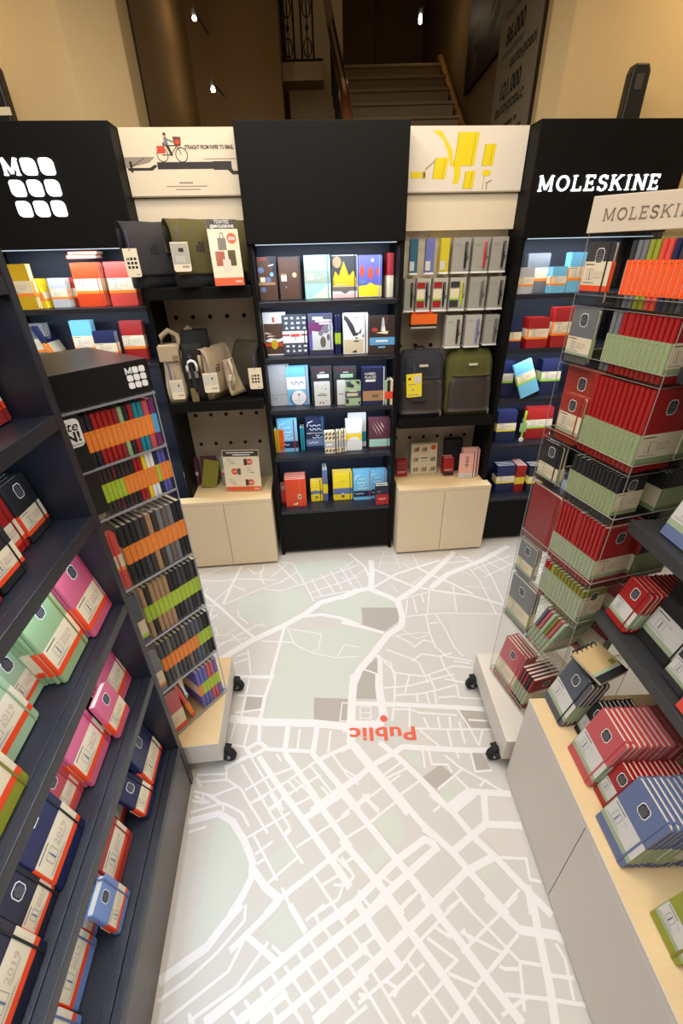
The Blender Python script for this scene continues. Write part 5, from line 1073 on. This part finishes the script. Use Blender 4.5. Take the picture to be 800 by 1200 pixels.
art('l25', 'navy', 'small navy notebook before the blue one, second left shelf', n=3, size=(.115, .165), **OB)
art('l26', 'red', 'red notebook at the right end of the second left shelf', n=3, size=(.12, .205), **OB)
# right unit
art('r11', 'silver', 'small grey notebook at the left end of the top right shelf', n=3, size=(.088, .125), **OB)
art('r12', 'grey', 'large grey notebook on the top right shelf', n=3, size=(.125, .19), lean=3, **OB)
art('r13', 'light blue', 'small light blue notebook on the top right shelf', n=3, size=(.085, .125), **OB)
art('r14', 'light blue', 'large light blue notebook on the top right shelf', n=3, size=(.12, .19), **OB)
art('r21', 'navy', 'small navy notebook with open pages, second right shelf', n=4, size=(.074, .14), **OB)
art('r22', 'red', 'small red notebook in front, second right shelf', n=5, size=(.12, .16), **OB)
art('r23', 'red', 'large red notebook beside the small red ones, second right shelf', n=3, size=(.125, .21), **OB)
AB = dict(band='apple', z0=.38, z1=.66)
art('r31', 'navy', 'large navy notebook left of the slanted light blue one', n=3, size=(.10, .205), **AB)
z, u, y, wd, h = BT['r32']
o = note(BK.at(u - .012, .020, z + .020, rad(14), rad(12), rad(-17)), (.13, .205, .013), 'light blue', 'light blue notebook leaning aslant on the third right shelf', 'notebooks on the back wall shelves', badge=False, **AB)
art('r33', 'navy', 'large navy notebook right of the slanted light blue one', n=4, size=(.125, .205), **AB)
YB = dict(band='yellow', z0=.34, z1=.60)
art('r41', 'navy', 'navy notebook with yellow stripe, fourth right shelf', n=3, size=(.13, .205), **YB)
art('r42', 'red', 'red notebook with lime stripe, fourth right shelf', n=3, size=(.18, .205), band='apple', z0=.34, z1=.62)
t = thing('bookmark', 'green ribbon bookmark with round pendant between navy and red notebooks', 'bookmark', BK.at(1.20, .05, .742))
MB().box(-.006, .006, 0, .002, .03, .21, pm('band apple')).build('ribbon', t)
MB().prism([(-.022, .07), (.022, .07), (.022, .13), (-.022, .13)], .003, .004, pm('pale green')).build('card', t)
MB().lathe([(.002, -.003), (.016, -.002), (.016, .002), (.002, .003)], WHITEP, 14, Matrix.Translation((0, .001, .018)) @ Matrix.Rotation(R90, 4, 'X')).build('pendant', t)
art('r51', 'navy', 'navy notebook block, left on the bottom right shelf', n=4, t=.018, size=(.13, .20), **YB)
spines('r52', ['red', 'red', 'red', 'red'], 'red notebook spine, %s from left on the bottom right shelf', (.13, .20), 'yellow', z0=.30, z1=.56)
art('r53', 'dark navy', 'dark navy notebook block, right on the bottom right shelf', n=4, t=.018, size=(.13, .20), **YB)

# on the birch cabinets ------------------------------------------------
def put(u, y, sz, c, lb, els=(), n=1, lean=8, rz=0, roll=0, z=.5122, text=(), **kw):
    for i in range(n):
        M = BK.at(u, y + sz[2] + i * (sz[2] / math.cos(rad(lean)) + .002), z + .0008, rad(rz), rad(lean), roll)
        if i:
            extra(M, sz, c, kw.get('band')); continue
        o = note(M, sz, c, lb, 'notebooks on the birch cabinets', badge=False, band=kw.get('band'), elastic=kw.get('elastic'))
        if els and i == 0: design(o, sz, els)
        for s, fs, x, zz, c2 in text if i == 0 else (): lettering(s, fs * sz[0], pm(c2), o, (x - .5) * sz[0], -sz[2] - .0022, zz * sz[1], offset=.0003)
put(-.985, .150, (.095, .185, .014), 'plum', 'plum notebook with cream label at the back of the left birch cabinet', [('r', 'cream', 0, .72, .34, .54), ('r', 'band orange', 0, .72, .34, .37), ('r', 'silver', .74, 1, .38, .52)], n=3)
put(-.875, .110, (.10, .185, .013), 'moss green', 'moss green notebook tilted on the left birch cabinet', n=1, roll=rad(13), lean=14)
put(-.865, .155, (.10, .19, .014), 'plum', 'plum notebook behind the tilted moss green one', [('r', 'silver', .5, 1, .38, .52)], n=2)
put(-.745, .150, (.09, .19, .014), 'greyish green', 'grey green notebook half hidden by the price sign', [('r', 'cream', .1, 1, .4, .56), ('r', 'orange red', 0, .3, .36, .42)], n=3)
put(.428, .105, (.074, .115, .012), 'dark red', 'small red patterned notebook at the left of the right birch cabinet', [('r', 'red', 0, 1, 0, .34)] + [('e', 'maroon', .15 + .17 * (i % 5), .45 + .12 * (i // 5), .05, .05) for i in range(20)] + [('e', 'cream', .22 + .2 * (i % 4), .5 + .15 * (i // 4), .025, .02) for i in range(12)] + [('z', 'white', .1, .85, .27, .06)], n=3)
els = [('e', 'orange red', .85, .88, .10, .10), ('r', 'charcoal', .36, .64, .53, .56), ('r', 'grey brown', .38, .62, .44, .45), ('r', 'coral', .22, .3, .78, .92)]
for i in range(3):
    for j in range(3):
        if not (i == 1 and j == 1) and not (i == 2 and j == 2):
            for a in range(4): els.append(('p', ('slate', 'charcoal', 'brick red', 'grey brown')[(a + i + j) % 4], .08 + .33 * i + .05 * a, .10 + .33 * j, .11 + .33 * i + .05 * a, .10 + .33 * j, .10 + .33 * i + .06 * a, .22 + .33 * j + .03 * (a % 2), .085 + .33 * i + .05 * a, .23 + .33 * j))
put(.585, .125, (.178, .21, .012), 'beige', 'large beige notebook with nine little drawings on the right birch cabinet', els, n=3)
put(.745, .075, (.068, .125, .03), 'red', 'small red notebook beside the pink one on the birch cabinet', [('r', 'dark brown', 0, 1, 0, .22), ('z', 'white', .1, .85, .30, .06)], n=2)
els = [('p', 'charcoal', .3 + .05 * (i % 3), .86 - .05 * i, .34 + .06 * (i % 2), .84 - .05 * i, .62 - .05 * (i % 3), .85 - .05 * i, .5, .87 - .05 * i) for i in range(9)] + [('r', 'pale grey', 0, 1, 0, .2), ('r', 'grey', .3, .62, .08, .09)]
put(.856, .030, (.112, .17, .014), 'light pink', 'pink notebook in front with inky drawing on the right birch cabinet', els, n=1, elastic='black', lean=5)
put(.886, .052, (.112, .19, .013), 'light pink', 'taller pink notebook behind the inky pink one', n=3, elastic='black', lean=5)
put(.80, .150, (.12, .22, .014), 'black', 'large black notebook at the back of the right birch cabinet', n=3)

# ================================================================== BAGS, PENS AND SIGNS
def fabric(name, col, rough=.85): return mat('fabric_' + name, rgb(*col), rough, bump=.5, scale=420, noise=.18)
F_GREY, F_OLIVE, F_BEIGE, F_BLACK, F_DOL = fabric('dark_grey', (54, 52, 54)), fabric('olive', (92, 84, 44)), fabric('beige', (186, 166, 136)), fabric('black', (30, 30, 33)), fabric('drab', (70, 66, 50))
F_NAVY, F_LEATH, F_LEAF = fabric('blue_grey', (44, 46, 55)), mat('leather_taupe', rgb(54, 48, 43), .6, bump=.3, scale=180), fabric('olive_green', (84, 84, 32))
TAGP = mat('tag_card', rgb(232, 220, 192), .6)
def superring(cx, cy, rx, ry, z, n=20, e=.38, fn=None):
    out = []
    for i in range(n):
        a = 2 * math.pi * i / n; c, s = math.cos(a), math.sin(a)
        p = (cx + rx * math.copysign(abs(c) ** e, c), cy + ry * math.copysign(abs(s) ** e, s), z)
        out.append(fn(p) if fn else p)
    return out
def hang_tag(root, x, y, z, sz, kind, rz=0, string=.06, tilt=0, col=None):
    M = Matrix.Translation((x, y, z)) @ Matrix.Rotation(rz, 4, 'Z') @ Matrix.Rotation(tilt, 4, 'Y')
    wd, h = sz
    o = MB().prism([(-wd / 2, -h + .006), (-wd / 2 + .006, -h), (wd / 2 - .006, -h), (wd / 2, -h + .006), (wd / 2, 0), (-wd / 2, 0)], -.0008, .0008, col or TAGP).build('hang_tag', root, M)
    b = MB().tube([(0, 0, -.006), (.004, -.002, string * .5), (.0, .006, string)], .0011, mat('string_violet', rgb(110, 104, 170), .7), 5)
    b.build('string', o)
    q = MB(); y0 = -.0012
    if kind == 'logo':
        q.ell(0, -.006, .003, .003, y0, ELASTIC, 8)
        for i in range(3):
            for j in range(3):
                if (i, j) != (0, 0): q.poly(rsquare(-.016 + .016 * j, -h * .36 - .017 * i, .011, .003, .002, 2), y0, ELASTIC)
        word('M', q, -.022, -h * .36 - .006, .011, .22, y0 + .0004, .0004, ELASTIC)
        q.rect(wd * .1, wd * .4, -h + .008, -h + .012, y0, INK)
    elif kind == 'grey':
        q.rect(-wd / 2 + .002, wd / 2 - .002, -h * .74, -h * .05, y0, mat('tag_grey', rgb(176, 172, 160), .6)); q.rect(-.006, .016, -h * .33, -h * .20, y0 - .0003, mat('tag_icon', rgb(52, 44, 40), .6))
        for i in range(3): q.frect(-.020 + .014 * i, -.012 + .014 * i, -h * .66, -h * .48, y0 - .0003, .0012, WHITEP)
        q.rect(0, wd * .4, -h * .86, -h * .80, y0, INK)
    elif kind == 'white':
        q.rect(-wd / 2 + .002, wd / 2 - .002, -h * .62, -h * .08, y0, mat('tag_pale', rgb(206, 200, 186), .6)); q.rect(.006, .014, -h * .34, -h * .24, y0 - .0003, mat('tag_icon', rgb(52, 44, 40), .6))
        q.frect(-.01, 0, -h * .56, -h * .44, y0 - .0003, .001, WHITEP); q.rect(0, wd * .42, -h * .82, -h * .76, y0, INK)
    else:
        q.rect(-wd * .38, -wd * .2, -h * .25, -h * .16, y0, ELASTIC); q.rect(0, wd * .42, -h * .4, -h * .08, y0, pm('pale grey')); q.rect(-wd * .4, wd * .1, -h * .46, -h * .43, y0, INK); q.ell(-wd * .1, -h * .68, .007, .007, y0, INK); q.rect(-wd * .4, wd * .3, -h * .92, -h * .88, y0, INK)
    q.build('printed_tag', o)['kind'] = 'stuff'
    return o
def messenger(M, wd, h, d, fab, label, flap=.8, lining=None, logo_on=True, name='messenger_bag', grp='bags on the pegboard shelves'):
    """soft shoulder bag: gusseted body, a flap folded over the front, strap along the top"""
    t = thing(name, label, 'bag', M, grp)
    lining = lining or F_BLACK
    rings = []
    for i in range(9):
        f = i / 8; z = h * f * .97
        dep = d * (.92 + .18 * math.sin(f * math.pi) - .35 * f * f); w2 = wd / 2 * (.94 - .03 * f)
        rings.append(superring(0, d / 2, w2, dep / 2, z, 22, .35))
    MB().loft(rings, lining).build('body', t, smooth=True, bevel=0)
    prof = [(d * .92, h * .55), (d * .86, h * .86), (d * .74, h * .98), (d * .45, h * 1.03), (d * .16, h * .98), (-d * .06, h * .84), (-d * .16, h * .60), (-d * .12, h * (1 - flap) + .10 * h), (-d * .08, h * (1 - flap))]
    prof = [(p, z + .0) for p, z in prof]
    sm = []
    for (a, b), (c, e) in zip(prof, prof[1:]):
        for k in range(3): sm.append((a + (c - a) * k / 3, b + (e - b) * k / 3))
    sm.append(prof[-1])
    for _ in range(2): sm = [sm[0]] + [tuple((sm[i - 1][j] + 2 * sm[i][j] + sm[i + 1][j]) / 4 for j in (0, 1)) for i in range(1, len(sm) - 1)] + [sm[-1]]
    b = MB(); k = 9; vs = []; th = .004
    for i, (p, z) in enumerate(sm):
        q0 = sm[max(0, i - 1)]; q1 = sm[min(len(sm) - 1, i + 1)]
        dn = Vector((q1[0] - q0[0], q1[1] - q0[1])).normalized(); n = Vector((-dn.y, dn.x))
        for j in range(k + 1):
            x = (j / k - .5) * (wd + .008); sag = .004 * math.sin(j * 2.1 + i * .7) * (i / len(sm))
            vs.append((x, p + n.x * sag, z + n.y * sag))
    nn = len(sm); top = vs; bot = []
    for i in range(nn):
        for j in range(k + 1):
            v = vs[i * (k + 1) + j]; bot.append((v[0], v[1] + (.004 if i > nn * .45 else 0), v[2] - (.004 if i <= nn * .55 else 0)))
    N = len(top)
    f = []
    for i in range(nn - 1):
        for j in range(k):
            a, b2, c, e = i * (k + 1) + j, i * (k + 1) + j + 1, (i + 1) * (k + 1) + j + 1, (i + 1) * (k + 1) + j
            f += [(a, b2, c, e), (N + e, N + c, N + b2, N + a)]
    for i in range(nn - 1):
        for j in (0, k):
            a, c = i * (k + 1) + j, (i + 1) * (k + 1) + j; f.append((a, c, N + c, N + a))
    for i in (0, nn - 1):
        for j in range(k):
            a, c = i * (k + 1) + j, i * (k + 1) + j + 1; f.append((a, c, N + c, N + a))
    b.add(top + bot, f, fab).build('flap', t, smooth=True)
    if logo_on:
        q = MB()
        for i in range(3):
            for j in range(3):
                if i or j: q.poly(rsquare(-wd * .22 + .014 * j, h * .66 - .014 * i, .010, .003, .002, 2), -d * .135 - .0035, mat('logo_deboss', rgb(34, 33, 33), .7))
        q.build('logo_emblem', t)
    for s in (-1, 1):
        MB().tube([(s * wd * .5, d * .5, h * .55), (s * (wd * .5 + .006), d * .5, h * .75), (s * (wd * .5 + .004), d * .5, h * .9)], .009, lining, 8).build('strap_end', t, smooth=True)
    return t
z1 = 1.7055
t = messenger(BK.at(-.820, .000, z1, rad(36)), .36, .27, .11, F_GREY, 'dark grey shoulder bag with folded flap, left on the upper pegboard shelf')
hang_tag(t, -.182, -.025, .165, (.062, .115), 'logo', rad(-28), .07)
t = messenger(BK.at(-.592, -.030, z1, rad(32)), .38, .275, .12, F_OLIVE, 'olive green shoulder bag behind the price sign on the upper pegboard shelf')
hang_tag(t, -.172, -.028, .185, (.078, .118), 'grey', rad(-26), .06)
z2 = 1.1355
# beige tote with shoulder strap
t = thing('tote_bag', 'beige canvas tote with strap, leftmost on the lower pegboard shelf', 'bag', BK.at(-.902, -.045, z2, rad(4)), 'bags on the pegboard shelves')
MB().loft([superring(0, .07, .050 + .006 * math.sin(i), .075 - .002 * i, .30 * i / 7, 18, .45) for i in range(8)], F_BEIGE).build('body', t, smooth=True)
MB().tube([(-.035, .04, .29), (-.03, .05, .34), (.005, .07, .365), (.045, .08, .34), (.055, .07, .27), (.058, .06, .18)], .014, F_BEIGE, 10).build('strap', t, smooth=True)
MB().tube([(.05, .12, .28), (.07, .13, .34), (.10, .14, .37), (.13, .15, .33)], .013, F_BEIGE, 10).build('strap', t, smooth=True)
MB().box(-.052, .05, -.009, -.002, .22, .30, F_BEIGE).build('front_fold', t, bevel=.004)
q = MB()
for i in range(3):
    for j in range(3): q.poly(rsquare(.022 + .010 * j, .245 - .011 * i, .007, .002, .002, 2), -.0095, JOINT)
q.build('logo_emblem', t)
MB().tube([(-.015, -.008, .215), (-.012, -.010, .12), (-.012, -.010, .06)], .004, mat('cord_violet', rgb(90, 84, 140), .7), 6).build('cord', t)
hang_tag(t, .01, -.016, .125, (.068, .105), 'white', 0, .05)
# black bag with metal buckle
t = thing('satchel', 'black bag with white buckle beside the beige tote', 'bag', BK.at(-.778, -.030, z2, rad(14)), 'bags on the pegboard shelves')
MB().loft([superring(0, .09, .062 + .010 * math.sin(i * .5), .09, .30 * i / 8, 18, .5) for i in range(9)], F_BLACK).build('body', t, smooth=True)
MB().loft([superring(.012 + .004 * i, .08 + .006 * i, .085 - .004 * i, .05, .27 + .022 * i, 16, .7) for i in range(5)], F_BLACK).build('top_roll', t, smooth=True)
MB().tube([(-.02, -.004, .25), (-.024, -.012, .18), (-.02, -.012, .08), (-.016, -.006, .02)], .012, F_BLACK, 8).build('strap', t, smooth=True)
MB().tube([(-.045 + .022 * 0, -.016, .165), (-.045, -.018, .195), (-.036, -.020, .215), (-.02, -.020, .222), (-.004, -.020, .215), (.004, -.018, .195), (.004, -.016, .165)], .007, WHITEP, 8, closed=False).build('buckle', t, smooth=True)
MB().box(-.046, .006, -.017, -.012, .128, .165, mat('buckle_grey', rgb(120, 116, 110), .4)).build('buckle_plate', t, bevel=.002)
MB().box(-.050, -.012, -.02, -.008, .0, .075, mat('cork_label', rgb(112, 96, 62), .8)).build('side_label', t, bevel=.003)
# beige messenger bags side on
t = messenger(BK.at(-.668, .060, z2, rad(64)), .22, .27, .075, F_BEIGE, 'beige shoulder bag turned sideways on the lower pegboard shelf', flap=.92, lining=F_BEIGE)
hang_tag(t, -.125, -.02, .155, (.078, .105), 'white', rad(-58), .05)
t = thing('pouch', 'beige pouch with open loop leaning against the beige shoulder bag', 'bag', BK.at(-.572, .040, z2, rad(55), 0, rad(0)), 'bags on the pegboard shelves')
rg = []
for i in range(9):
    f = i / 8; rg.append([(p[0] + .02 * math.sin(f * 2.4), p[1] - .06 * (1 - f) ** 2 + .03, p[2]) for p in superring(0, .03, .07 - .02 * f, .012 + .014 * math.sin(f * math.pi), .015 + .185 * f, 16, .6)])
MB().loft(rg, F_BEIGE).build('body', t, smooth=True)
MB().tube([(-.05, .0, .05), (-.055, -.02, .11), (-.045, -.01, .17), (-.03, .02, .20), (.0, .03, .205)], .008, mat('strap_cream', rgb(216, 204, 178), .7), 8).build('loop_strap', t, smooth=True)
MB().box(-.075, -.04, -.012, .004, .10, .128, mat('strap_cream', rgb(216, 204, 178), .7)).build('clasp', t, bevel=.003)
t = messenger(BK.at(-.515, .050, z2, rad(-38)), .17, .29, .10, F_DOL, 'dark olive shoulder bag at the right of the lower pegboard shelf', flap=.82, lining=F_BLACK, logo_on=False)
hang_tag(t, .088, -.030, .165, (.072, .115), 'logo', rad(38), .07)

# price sign leaning on the olive bag
def acrylic_sign(M, wd, h, label):
    t = thing('price_sign', label, 'sign', M)
    MB().box(-wd / 2, wd / 2, -.004, -.002, 0, h, ACR).box(-wd / 2, wd / 2, .002, .004, 0, h, ACR).box(-wd / 2, wd / 2, -.004, .05, -.003, -.0005, ACR).build('holder', t)
    o = MB().box(-wd / 2 + .002, wd / 2 - .002, -.0015, .0015, .002, h - .002, mat('sign_paper', rgb(236, 222, 198), .6)).build('sheet', t)
    return t, o
t, o = acrylic_sign(BK.at(-.520, -.120, z1 + .002, rad(12), rad(10)), .142, .275, 'price sign with bags and round orange discount badge in front of the olive bag')
q = MB(); y = -.0019; h_ = .275; OR = mat('sign_orange', rgb(226, 92, 44), .5)
q.rect(-.069, .069, .236, .273, y, mat('sign_dark', rgb(62, 48, 42), .5)); q.rect(-.069, .069, .002, .035, y, OR); q.ell(.036, .198, .022, .022, y, OR, 18)
q.rect(-.03, .008, .15, .20, y, mat('bag_icon_grey', rgb(120, 112, 100), .6)); q.poly([(-.02, .20), (-.014, .222), (-.002, .222), (.003, .20), (-.001, .20), (-.005, .216), (-.012, .216), (-.016, .20)], y, mat('bag_icon_grey', rgb(120, 112, 100), .6))
q.rect(-.048, -.006, .085, .145, y - .0001, mat('bag_icon_red', rgb(176, 86, 66), .6)); q.rect(.01, .045, .085, .15, y - .0001, mat('bag_icon_olive', rgb(112, 98, 62), .6)); q.rect(-.018, .018, .06, .112, y - .0002, mat('bag_icon_pale', rgb(214, 206, 196), .6))
q.build('printed_picture', o)
lettering('30%', .019, WHITEP, o, .036, -.0022, .191, offset=.0004)
lettering('ΤΣΑΝΤΕΣ', .016, WHITEP, o, 0, -.0022, .258, offset=.0003, sx=.9); lettering('@MOLESKINE', .0165, WHITEP, o, 0, -.0022, .241, offset=.0003, sx=1.05); lettering('Public', .013, WHITEP, o, .045, -.0022, .014, offset=.0002)
t, o = acrylic_sign(BK.at(-.632, .030, .5145, rad(-5), rad(9)), .235, .275, 'price sign with three orange discount discs on the left birch cabinet')
q = MB()
q.rect(-.113, .113, .232, .270, y, mat('sign_dark', rgb(62, 48, 42), .5)); q.rect(-.113, .113, .004, .032, y, OR)
for i, (a, b) in enumerate((('r', .196), ('l', .134), ('r', .06))):
    cx = .052 if a == 'r' else -.048
    q.ell(cx, b, .021, .021, y, OR, 18); q.rect(cx - .036 if a == 'r' else cx + .018, cx - .016 if a == 'r' else cx + .04, b - .022, b + .02, y - .0001, mat('bag_icon_grey', rgb(120, 112, 100), .6) if a == 'l' else mat('sign_dark', rgb(62, 48, 42), .5))
    x0 = -.09 if a == 'r' else .03
    for j in range(3): q.rect(x0 + .02 * (j == 2), x0 + .028 + .012 * (j % 2) + .02 * (j == 2), b + .018 - .014 * j, b + .0215 - .014 * j, y, INK if j < 2 else JOINT)
q.rect(-.09, .085, .254, .260, y - .0001, WHITEP); q.rect(-.05, .06, .240, .246, y - .0001, WHITEP)
q.build('printed_picture', o)
for a, b in ((.052, .191), (-.048, .129), (.052, .055)): lettering('-30%', .014, WHITEP, o, a, -.0022, b, offset=.0002)
lettering('Public', .014, WHITEP, o, .085, -.0022, .013, offset=.0002)

# rucksacks
def rucksack(u, wd, h, fab, label, panel_h):
    t = thing('rucksack', label, 'bag', BK.at(u, .030, .9555, 0, rad(4)), 'rucksacks on the pegboard shelf')
    rings = []
    for i in range(12):
        f = i / 11; tp = max(0, (f - .72) / .28)
        w2 = wd / 2 * (1.0 - .05 * f - .17 * tp ** 3); dp = .075 * (1.0 - .25 * f - .45 * tp ** 2)
        rings.append(superring(0, .085, w2, dp, h * f, 24, .42))
    MB().loft(rings, fab).build('body', t, smooth=True)
    def front(f0, f1, inset, off, ma, nm, n=7):
        b = MB(); vs = []
        for i in range(n + 1):
            f = f0 + (f1 - f0) * i / n; tp = max(0, (f - .72) / .28)
            w2 = wd / 2 * (1.0 - .05 * f - .17 * tp ** 3) * inset; dp = .075 * (1.0 - .25 * f - .45 * tp ** 2)
            ww = w2 * (1 - .10 * max(0, (i / n - .75) / .25) ** 2)
            for j in range(9):
                x = (j / 8 - .5) * 2; vs.append((x * ww, .085 - dp - off * (1 - .5 * x ** 4) + .006 * abs(x) ** 4, h * f))
        for i in range(n + 1):
            for j in range(9): v = vs[i * 9 + j]; vs.append((v[0], v[1] + .012, v[2]))
        N = (n + 1) * 9; fs = []
        for i in range(n):
            for j in range(8):
                a = i * 9 + j; fs += [(a, a + 1, a + 10, a + 9), (N + a + 9, N + a + 10, N + a + 1, N + a)]
        for i in range(n):
            for j in (0, 8): a = i * 9 + j; fs.append((a, a + 9, N + a + 9, N + a))
        for i in (0, n):
            for j in range(8): a = i * 9 + j; fs.append((a, a + 1, N + a + 1, N + a))
        b.add(vs, fs, ma); return b.build(nm, t, smooth=True)
    front(.05, panel_h, .90, .010, F_LEATH, 'leather_pocket')
    front(panel_h + .03, .90, .80, .012, fab, 'top_pocket')
    MB().tube([(-wd * .36, .006, h * (panel_h + .015)), (-.02, -.006, h * (panel_h + .02)), (wd * .36, .006, h * (panel_h + .015))], .0035, JOINT, 6).build('zip', t)
    MB().box(-.028, .024, -.0105, -.006, h * .77, h * .805, mat('logo_patch', rgb(206, 196, 180), .5)).build('logo_patch', t, bevel=.001)
    MB().tube([(-.03, .11, h * .98), (-.025, .12, h + .010), (0, .125, h + .013), (.025, .12, h + .010), (.03, .11, h * .98)], .007, F_BLACK, 8).build('grab_handle', t, smooth=True)
    for s in (-1, 1): MB().tube([(s * wd * .46, .05, .05), (s * wd * .49, .045, h * .35), (s * wd * .40, .06, h * .78)], .006, F_BLACK, 6).build('side_strap', t)
    MB().box(wd * .40, wd * .44, .0, .006, .0, .03, STEEL).build('zip_puller', t)
    return t
t = rucksack(.512, .285, .385, F_NAVY, 'dark blue grey rucksack with yellow tag and taupe lower pocket', .56)
hang_tag(t, -.062, -.022, .262, (.092, .135), 'yellow', 0, .05, rad(-3), mat('tag_yellow', rgb(236, 214, 40), .6))
MB().box(-.075, .02, -.0165, -.013, .10, .155, mat('rib_label', rgb(44, 40, 38), .7)).build('ribbed_label', t)
rucksack(.810, .295, .38, F_LEAF, 'olive green rucksack with taupe lower pocket beside the blue grey one', .58)

# hanging packs of pens
GC = mat('pack_card_grey', rgb(172, 168, 160), .5); GC2 = mat('pack_card_pale', rgb(196, 192, 184), .5)
def pen_pack(u, z, wd, h, card, pen, lb, d=.030, n=1, stripe=None):
    for i in range(n):
        t = thing('pen_pack', lb if i == 0 else lb + ', %s behind' % ORD[i - 1], 'pen pack', BK.at(u + .004 * i, .085 + i * (d + .002), z), 'hanging pen packs')
        MB().box(-wd / 2, wd / 2, .002, d, 0, h, card).build('card_box', t, bevel=.001)
        MB().box(-wd / 2 - .001, wd / 2 + .001, -.001, .0015, 0, h, ACR).build('clear_front', t)
        MB().box(-wd / 2 - .001, wd / 2 + .001, -.001, d, -.009, -.0005, WHITEP).build('base_flap', t)
        MB().box(-.012, .012, d * .5, d * .5 + .0015, h, h + .016, ACR).build('hang_tab', t)
        if i == 0:
            if pen:
                x = wd * .22
                p = MB().lathe([(.002, .012), (.0055, .022), (.0065, .05), (.0068, h * .55), (.0072, h * .56), (.0072, h * .86), (.005, h * .88)], pen, 10, Matrix.Translation((x, -.0065, 0))).build('pen', t, smooth=True)
                MB().box(x - .002, x + .002, -.0165, -.014, h * .58, h * .85, STEEL).box(x - .002, x + .002, -.0165, -.010, h * .82, h * .85, STEEL).build('pen_clip', p)
                MB().rect(x + .012, x + .018, h * .42, h * .46, -.0014, JOINT).rect(x + .010, x + .016, h * .36, h * .40, -.0014, JOINT).rect(-wd * .4, -wd * .1, h * .80, h * .82, -.0014, INK).build('printed_marks', t)['kind'] = 'stuff'
            if stripe:
                b = MB()
                for c, a0, a1 in stripe: b.rect(-wd / 2, wd * .08, h * a0, h * a1, -.0015, pm(c))
                b.build('printed_label', t)
            MB().tube([(0, d * n + .012, h + .012), (0, .165, h + .014)], .002, STEEL, 6).build('peg_hook', t)
PB, PR, PG, PY = mat('pen_black', rgb(32, 32, 36), .35), mat('pen_red', rgb(206, 40, 52), .35), mat('pen_grey', rgb(92, 92, 96), .35), mat('pen_lime', rgb(196, 206, 40), .35)
TE, LV, YL = mat('pack_teal', rgb(44, 104, 132), .5), mat('pack_violet', rgb(116, 120, 186), .5), mat('pack_yellow', rgb(222, 204, 40), .5)
ZR = (1.735, 1.552, 1.352)
LBL = [('pale grey', .06, .34)]
pen_pack(.425, ZR[0], .042, .155, TE, None, 'narrow teal pack hanging at the left of the top pen row', stripe=LBL)
pen_pack(.512, ZR[0], .046, .155, LV, None, 'narrow violet pack, second in the top pen row', stripe=LBL)
pen_pack(.592, ZR[0], .046, .155, YL, None, 'yellow pack, third in the top pen row', n=2, stripe=LBL)
pen_pack(.682, ZR[0], .094, .155, GC, PB, 'grey pack with black pen, fourth in the top pen row', n=2)
pen_pack(.788, ZR[0], .088, .155, GC, PR, 'grey pack with red pen in the top pen row', n=2)
pen_pack(.888, ZR[0], .088, .155, GC, PB, 'grey pack with dark pen at the right end of the top row', n=2)
SR = [('red', .70, .88), ('band apple', .30, .36), ('cream', .36, .66), ('red', .08, .28)]
pen_pack(.410, ZR[1], .055, .155, GC, PB, 'narrow grey pack with black pen at left of the middle pen row', n=2)
pen_pack(.490, ZR[1], .074, .155, GC2, PB, 'red and cream pack with black pen, second in the middle row', n=2, stripe=SR)
pen_pack(.584, ZR[1], .080, .155, GC2, PB, 'red and cream pack with black pen, third in the middle row', n=2, stripe=SR)
pen_pack(.682, ZR[1], .086, .155, GC2, PY, 'grey and cream pack with lime pen in the middle row', n=2, stripe=[('charcoal', .70, .88), ('band apple', .30, .36), ('cream', .36, .66), ('charcoal', .06, .28)])
pen_pack(.795, ZR[1], .092, .155, GC, PG, 'grey pack with grey pen, fifth in the middle row', n=2)
pen_pack(.903, ZR[1], .086, .155, GC, PB, 'grey pack with black pen at right end of middle row', n=2)
pen_pack(.682, ZR[2], .092, .165, GC2, PB, 'pale pack with black pen at the left of the bottom pen row', n=2)
pen_pack(.797, ZR[2], .090, .165, GC2, LV, 'pale pack with violet pen in the middle of the bottom row', n=2)
pen_pack(.905, ZR[2] + .008, .080, .155, GC, PG, 'grey pack with grey pen at the right of the bottom row', n=2)
t = thing('refill_box', 'orange box hanging below the red pen packs', 'box', BK.at(.505, .090, 1.455), 'hanging pen packs')
MB().box(-.075, .075, 0, .05, .022, .075, mat('box_orange', rgb(238, 104, 26), .5)).box(-.075, .075, 0, .05, .010, .0215, JOINT).box(-.075, .075, 0, .05, 0, .0098, mat('box_silver', rgb(176, 170, 162), .4)).build('carton', t, bevel=.001)
MB().box(-.07, .05, .005, .05, .0755, .088, mat('box_orange_red', rgb(226, 84, 30), .5)).build('second_layer', t, bevel=.001)
MB().tube([(0, .05, .075), (0, .16, .08)], .002, STEEL, 6).build('peg_hook', t)

o = REST.build('notebook_rows')
tag(o, 'further notebooks standing behind the front ones on the shelves and in the racks', 'notebooks')
o['kind'] = 'stuff'
